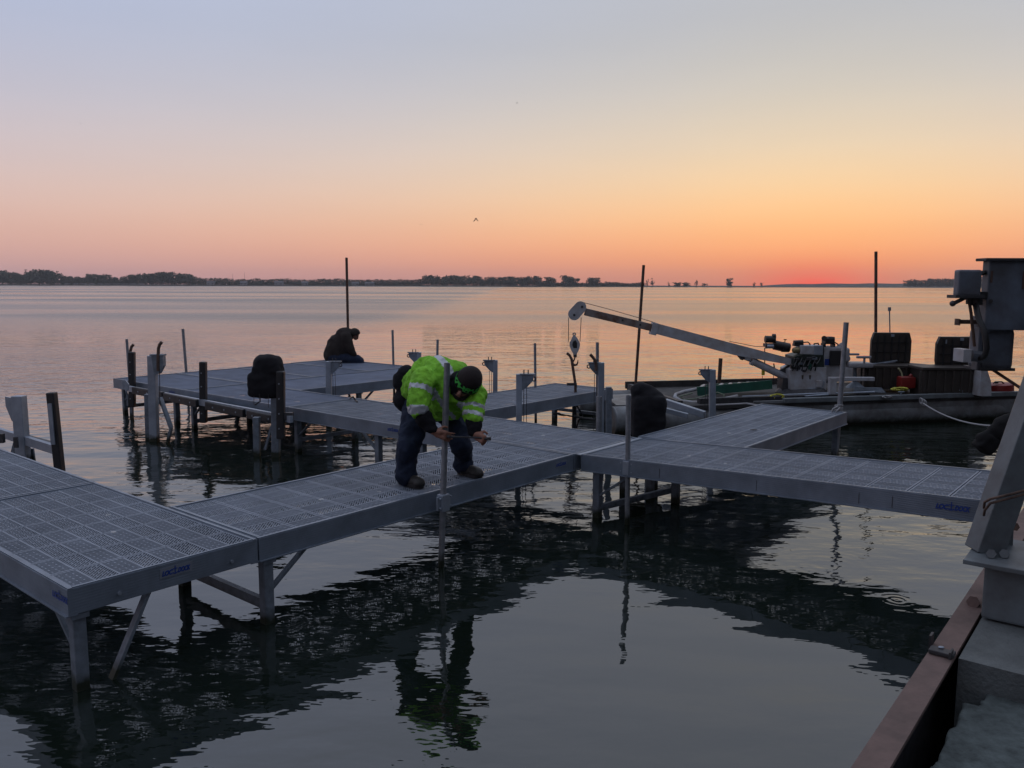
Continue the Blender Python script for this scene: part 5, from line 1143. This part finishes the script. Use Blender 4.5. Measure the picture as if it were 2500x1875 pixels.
obj('body', voxel(body, .0055, 3), skin, man, smooth='all')
jk = MB()
jk.ball(chest_, .215, (1.12, .88, .88)); jk.capsule(Zq(560, 470, 7.10), Zq(740, 420, 6.88), .205, .215); jk.capsule(Zq(620, 560, 7.0), Zq(790, 560, 6.82), .16, .19)
jk.capsule(Zq(600, 330, 6.95), Zq(860, 360, 6.78), .14, .13); jk.capsule(Zq(720, 560, 6.85), Zq(930, 520, 6.72), .16, .15); jk.capsule(Zq(700, 640, 6.95), Zq(860, 650, 6.9), .15, .14)
jk.capsule(shL, Zq(505, 590, 6.56), .105, .098); jk.capsule(Zq(505, 590, 6.56), Zq(500, 690, 6.53), .098, .088)
jk.capsule(Zq(1010, 500, 6.78), Zq(1090, 560, 6.70), .12, .09); jk.capsule(Zq(1088, 545, 6.68), Zq(1055, 740, 6.60), .092, .088); jk.capsule(Zq(1055, 740, 6.60), Zq(1060, 780, 6.58), .085, .082)
jk.capsule(Zq(930, 400, 6.72), Zq(880, 500, 6.66), .085, .08)
fo = folds(6.5, .020); fo2 = folds(17, .010)
jb = voxel(jk, .011, 3, disp=lambda p: fo(p)+fo2(p)-.020)
jo = obj('jacket', jb, hiviz, man, smooth='all')
def inband(p, a, b, lo, hi, rad=None):
    d = b-a; t_ = (p-a).dot(d)/d.length_squared
    if not (lo < t_ < hi): return False
    return rad is None or (p-(a+d*t_)).length < rad
jo.data.materials.append(refl); jo.data.materials.append(hoodie); Mw = ROOTM[man.name]
bs = [(shL, Zq(505, 590, 6.56), .50, .74, .15), (Zq(505, 590, 6.56), Zq(500, 690, 6.53), .9, 1.75, .16),
      (Zq(1088, 545, 6.68), Zq(1055, 740, 6.60), .62, .80, .14), (Zq(1088, 545, 6.68), Zq(1055, 740, 6.60), 1.02, 1.22, .14)]
for f in jo.data.polygons:
    p = Mw @ f.center; q = Vector((p.x, p.y, p.z))
    r = ray(0, 0)
    if any(inband(p, *b) for b in bs): f.material_index = 1; continue
    # brace stripe over the shoulder and a belt stripe round the waist, in the jacket's own body frame
    t_ = (p-chest_).dot((neck-pel).normalized()); w_ = (p-chest_).dot(Vector((-.35, .94, 0)).normalized()); hgt = p.z - chest_.z
    ax = (p-chest_).x - .25*(p-chest_).z
    if hgt > .02 and -.035 < (p.x - chest_.x) + .35*(p.y-chest_.y) + .42*(hgt-.12) < .030 : f.material_index = 1
    elif hgt < -.03 and p.y < chest_.y and abs((p.x-chest_.x) + .62*(hgt+.10)+.035) < .022 and p.x < chest_.x+.1: f.material_index = 1
sl_ = MB(); limb(sl_, [Zq(500, 690, 6.53), Zq(560, 790, 6.53), Zq(640, 900, 6.51)], [.054, .066, .048]); obj('sleeve', voxel(sl_, .011, 3, disp=folds(12, .012)), hoodie, man, smooth='all')
sl_ = MB(); limb(sl_, [Zq(1060, 760, 6.58), Zq(1062, 860, 6.56), Zq(1072, 925, 6.54)], [.050, .064, .050]); obj('sleeve', voxel(sl_, .011, 3, disp=folds(12, .012)), hoodie, man, smooth='all')
hd_ = MB(); hd_.capsule(Zq(870, 400, 6.72), Zq(900, 520, 6.66), .075, .07); hd_.ball(Zq(915, 450, 6.64), .095, (.85, 1, 1.1)); obj('hood', voxel(hd_, .012, 3, disp=folds(12, .010)), hoodie, man, smooth='all')
tr = MB(); tr.capsule(Zq(560, 640, 7.12), Zq(760, 650, 7.15), .150, .145)
limb(tr, [hipL, Zq(455, 880, 6.93), kneeL, Zq(380, 1240, Yl+.10), Zq(375, 1370, Yl+.07)], [.120, .098, .080, .074, .075])
limb(tr, [hipR, Zq(885, 880, 7.08), kneeR, Zq(955, 1170, Yr+.08), Zq(960, 1262, Yr+.06)], [.120, .096, .078, .072, .072])
obj('trousers', voxel(tr, .012, 3, disp=lambda p: folds(7, .018)(p)+folds(16, .008)(p)), jeans, man, smooth='all')
def boot(heel, toe, ank, s_=1.0):
    b = MB(); up = Vector((0, 0, 1)); d = (toe-heel).normalized()
    b.capsule(ank, heel+d*.06+up*.06, .058, .052); b.capsule(heel+d*.04+up*.045, heel+d*.10+up*.05, .046, .050); b.capsule(heel+d*.10+up*.055, toe-d*.05+up*.045, .052, .046); b.ball(toe-d*.05+up*.04, .05, (1.0, 1.0, .8))
    o_ = obj('boot', voxel(b, .01, 2, disp=folds(14, .004)), boot_m, man, smooth='all')
    so_ = MB(); sd = Vector((-d.y, d.x, 0)); pts = []
    for t_, w in ((-.01, .03), (.02, .042), (.10, .040), (.18, .050), (.24, .045), (.275, .02)): pts.append(heel + d*t_ + sd*w + up*.016)
    pts += [heel + d*t_ - sd*w + up*.016 for t_, w in ((.275, .02), (.24, .045), (.18, .050), (.10, .040), (.02, .042), (-.01, .03))]
    obj('sole', so_.prism(pts, .030, up), blk, o_)
hl_ = at(980, 1180, ZD+.001); boot(hl_, hl_ + (at(1035, 1195, ZD+.001)-hl_).normalized()*.29, ankL)
hr_ = at(1124, 1156, ZD+.001); boot(hr_, hr_ + (at(1180, 1170, ZD+.001)-hr_).normalized()*.29, ankR)
# beanie with a patterned lime band
def hatm():
    m = mat('patterned_lime_hat_band', (.10, .70, .12), .8); t = m.node_tree; b = t.nodes['Principled BSDF']
    co = t.nodes.new('ShaderNodeTexCoord'); n = t.nodes.new('ShaderNodeTexVoronoi'); n.inputs['Scale'].default_value = 26; n.feature = 'DISTANCE_TO_EDGE'; t.links.new(co.outputs['Object'], n.inputs[0])
    r = t.nodes.new('ShaderNodeValToRGB'); r.color_ramp.interpolation = 'CONSTANT'; r.color_ramp.elements[0].color = (.12, .72, .14, 1); r.color_ramp.elements[1].position = .14; r.color_ramp.elements[1].color = (.01, .012, .01, 1)
    t.links.new(n.outputs[0], r.inputs[0]); t.links.new(r.outputs[0], b.inputs['Base Color']); return m
ht = MB(); ht.ball(HD(0, -.012, .045), .116, (.90, 1.02, .98), 4, Rh)
bmesh.ops.bisect_plane(ht.bm, geom=ht.bm.verts[:]+ht.bm.edges[:]+ht.bm.faces[:], plane_co=HD(0, 0, .03), plane_no=(-face_d).normalized(), clear_inner=True)
obj('beanie', ht, mat('black_knit', (.016, .010, .010), .95, 0, bump=(40, .006)), man, smooth='all')
bn = MB(); n = 32
zc = -face_d
for (z0, z1, mname, mm, nm) in ((.004, .056, 'hat_band', hatm(), 'hat_band'), (-.016, .002, 'band_edge', blk, 'band_edge')):
    bn = MB(); A = []; B = []
    for i in range(n):
        a = 2*PI*i/n; k0, k1 = (.120, .121) if z0 > 0 else (.118, .121)
        A.append(bn.bm.verts.new(HD(math.cos(a)*k0*.90, math.sin(a)*k0*1.02-.012, z0))); B.append(bn.bm.verts.new(HD(math.cos(a)*k1*.90, math.sin(a)*k1*1.02-.012, z1)))
    for i in range(n): bn.bm.faces.new((A[i], A[(i+1) % n], B[(i+1) % n], B[i]))
    bmesh.ops.solidify(bn.bm, geom=bn.bm.faces[:], thickness=.004)
    obj(nm, bn, mm, man, smooth=40)
bd = MB(); bd.ball(HD(0, .045, -.105), .052, (1.05, 1.0, .75), 3, Rh)
for s_ in (-1, 1): bd.capsule(HD(.068*s_, .005, -.03), HD(.035*s_, .06, -.10), .017, .026)
obj('beard', voxel(bd, .007, 2), beard_m, man, smooth='all')
for s_ in (-1, 1): obj('eye', MB().ball(HD(.030*s_, .094, .0), .009, (1.2, .5, .7), 2, Rh), blk, man)
pc_ = MB(); pc_.capsule(Zq(385, 340, 7.12), Zq(350, 420, 7.14), .07, .09); pc_.capsule(Zq(365, 540, 7.12), Zq(355, 620, 7.10), .07, .085); pc_.capsule(Zq(385, 430, 7.1), Zq(420, 450, 7.05), .06)
obj('tool_pouch', voxel(pc_, .014, 2, disp=folds(8, .012)), hoodie, None, 'black tool pouch hanging on the back of the bending worker', 'tool pouch', smooth='all')
# ratchet held across to the pole
obj('ratchet', MB().tube(Zq(815, 978, 6.49), Zq(1130, 990, 6.46), .0075).tube(Zq(1130, 990, 6.46), Zq(1215, 1000, 6.44), .013).tube(Zq(1215, 985, 6.44), Zq(1220, 1015, 6.44), .018).tube(Zq(800, 975, 6.50), Zq(828, 982, 6.48), .014), steel_dk, None, 'steel ratchet wrench held against the thick pole in both hands', 'wrench')
# -- man sitting at the far end of the platform
SQ = lambda x, y, Y: P(780+.07233*x, 780+.07233*y, Y)
yb_ = 18.0
sit = thing('person', 'person in a dark brown coat and cap sitting bowed at the far platform edge', 'person', SQ(600, 1400, yb_).to_tuple())
bd2 = MB(); limb(bd2, [SQ(520, 1200, yb_), SQ(700, 700, yb_), SQ(1000, 470, yb_), SQ(1150, 480, yb_)], [.15, .16, .07, .07])
hcs = SQ(1190, 500, yb_); bd2.ball(hcs, .10, (.95, .8, 1.05)); bd2.ball(SQ(1220, 610, yb_), .07, (.8, .8, .8)); bd2.capsule(SQ(1250, 610, yb_), SQ(1290, 640, yb_), .022, .018)
for s_ in (-.13, .13):
    Y_ = yb_+s_; limb(bd2, [SQ(600, 1290, Y_), SQ(1270, 1330, Y_), SQ(1400, 1420, Y_), SQ(1400, 1800, Y_)], [.09, .07, .06, .045])
    limb(bd2, [SQ(850, 600, yb_+s_*1.4), SQ(1000, 1000, yb_+s_*1.4), SQ(1190, 1180, yb_+s_)], [.06, .045, .03])
    fingers(bd2, SQ(1190, 1190, yb_+s_), Vector((.7, 0, -.7)), Vector((0, -1, 0))*(1 if s_ < 0 else -1), Vector((-.5, 0, -.6)), (.4, .5, .4), 1.0, .0105)
obj('body', voxel(bd2, .0085, 2), skin, sit, smooth='all')
ct = MB(); ct.capsule(SQ(530, 1180, yb_), SQ(630, 850, yb_), .235, .225); ct.capsule(SQ(630, 850, yb_), SQ(850, 560, yb_), .22, .17); ct.capsule(SQ(850, 560, yb_), SQ(1020, 480, yb_), .19, .10); ct.ball(SQ(800, 950, yb_), .22)
ct.capsule(SQ(1060, 430, yb_), SQ(1090, 560, yb_), .07, .06)
for s_ in (-.15, .15): limb(ct, [SQ(900, 600, yb_+s_), SQ(1010, 950, yb_+s_*1.2), SQ(1150, 1170, yb_+s_)], [.11, .085, .06])
obj('coat', voxel(ct, .018, 3, disp=folds(5, .02)), browncoat, sit, smooth='all')
tr2 = MB(); tr2.capsule(SQ(480, 1290, yb_-.1), SQ(480, 1290, yb_+.1), .14)
for s_ in (-.12, .12): limb(tr2, [SQ(560, 1290, yb_+s_), SQ(1270, 1350, yb_+s_), SQ(1370, 1400, yb_+s_), SQ(1380, 1700, yb_+s_)], [.13, .095, .085, .07])
obj('trousers', voxel(tr2, .018, 3, disp=folds(6, .012)), jeans, sit, smooth='all')
for s_ in (-.12, .12): obj('boot', MB().capsule(SQ(1380, 1830, yb_+s_), SQ(1560, 1850, yb_+s_), .05, .045), boot_m, sit, smooth=60)
cp = MB(); cp.ball(SQ(1180, 470, yb_), .125, (1.0, .9, .95), 4); bmesh.ops.bisect_plane(cp.bm, geom=cp.bm.verts[:]+cp.bm.edges[:]+cp.bm.faces[:], plane_co=SQ(1200, 530, yb_), plane_no=(-.25, 0, 1), clear_inner=True)
obj('cap', cp, browncoat, sit, smooth='all')
obj('cap_peak', MB().prism([SQ(1255, 540, yb_-.09), SQ(1330, 600, yb_-.05), SQ(1345, 620, yb_), SQ(1330, 600, yb_+.05), SQ(1255, 540, yb_+.09)], .012, (0, 0, 1)), blk, sit)
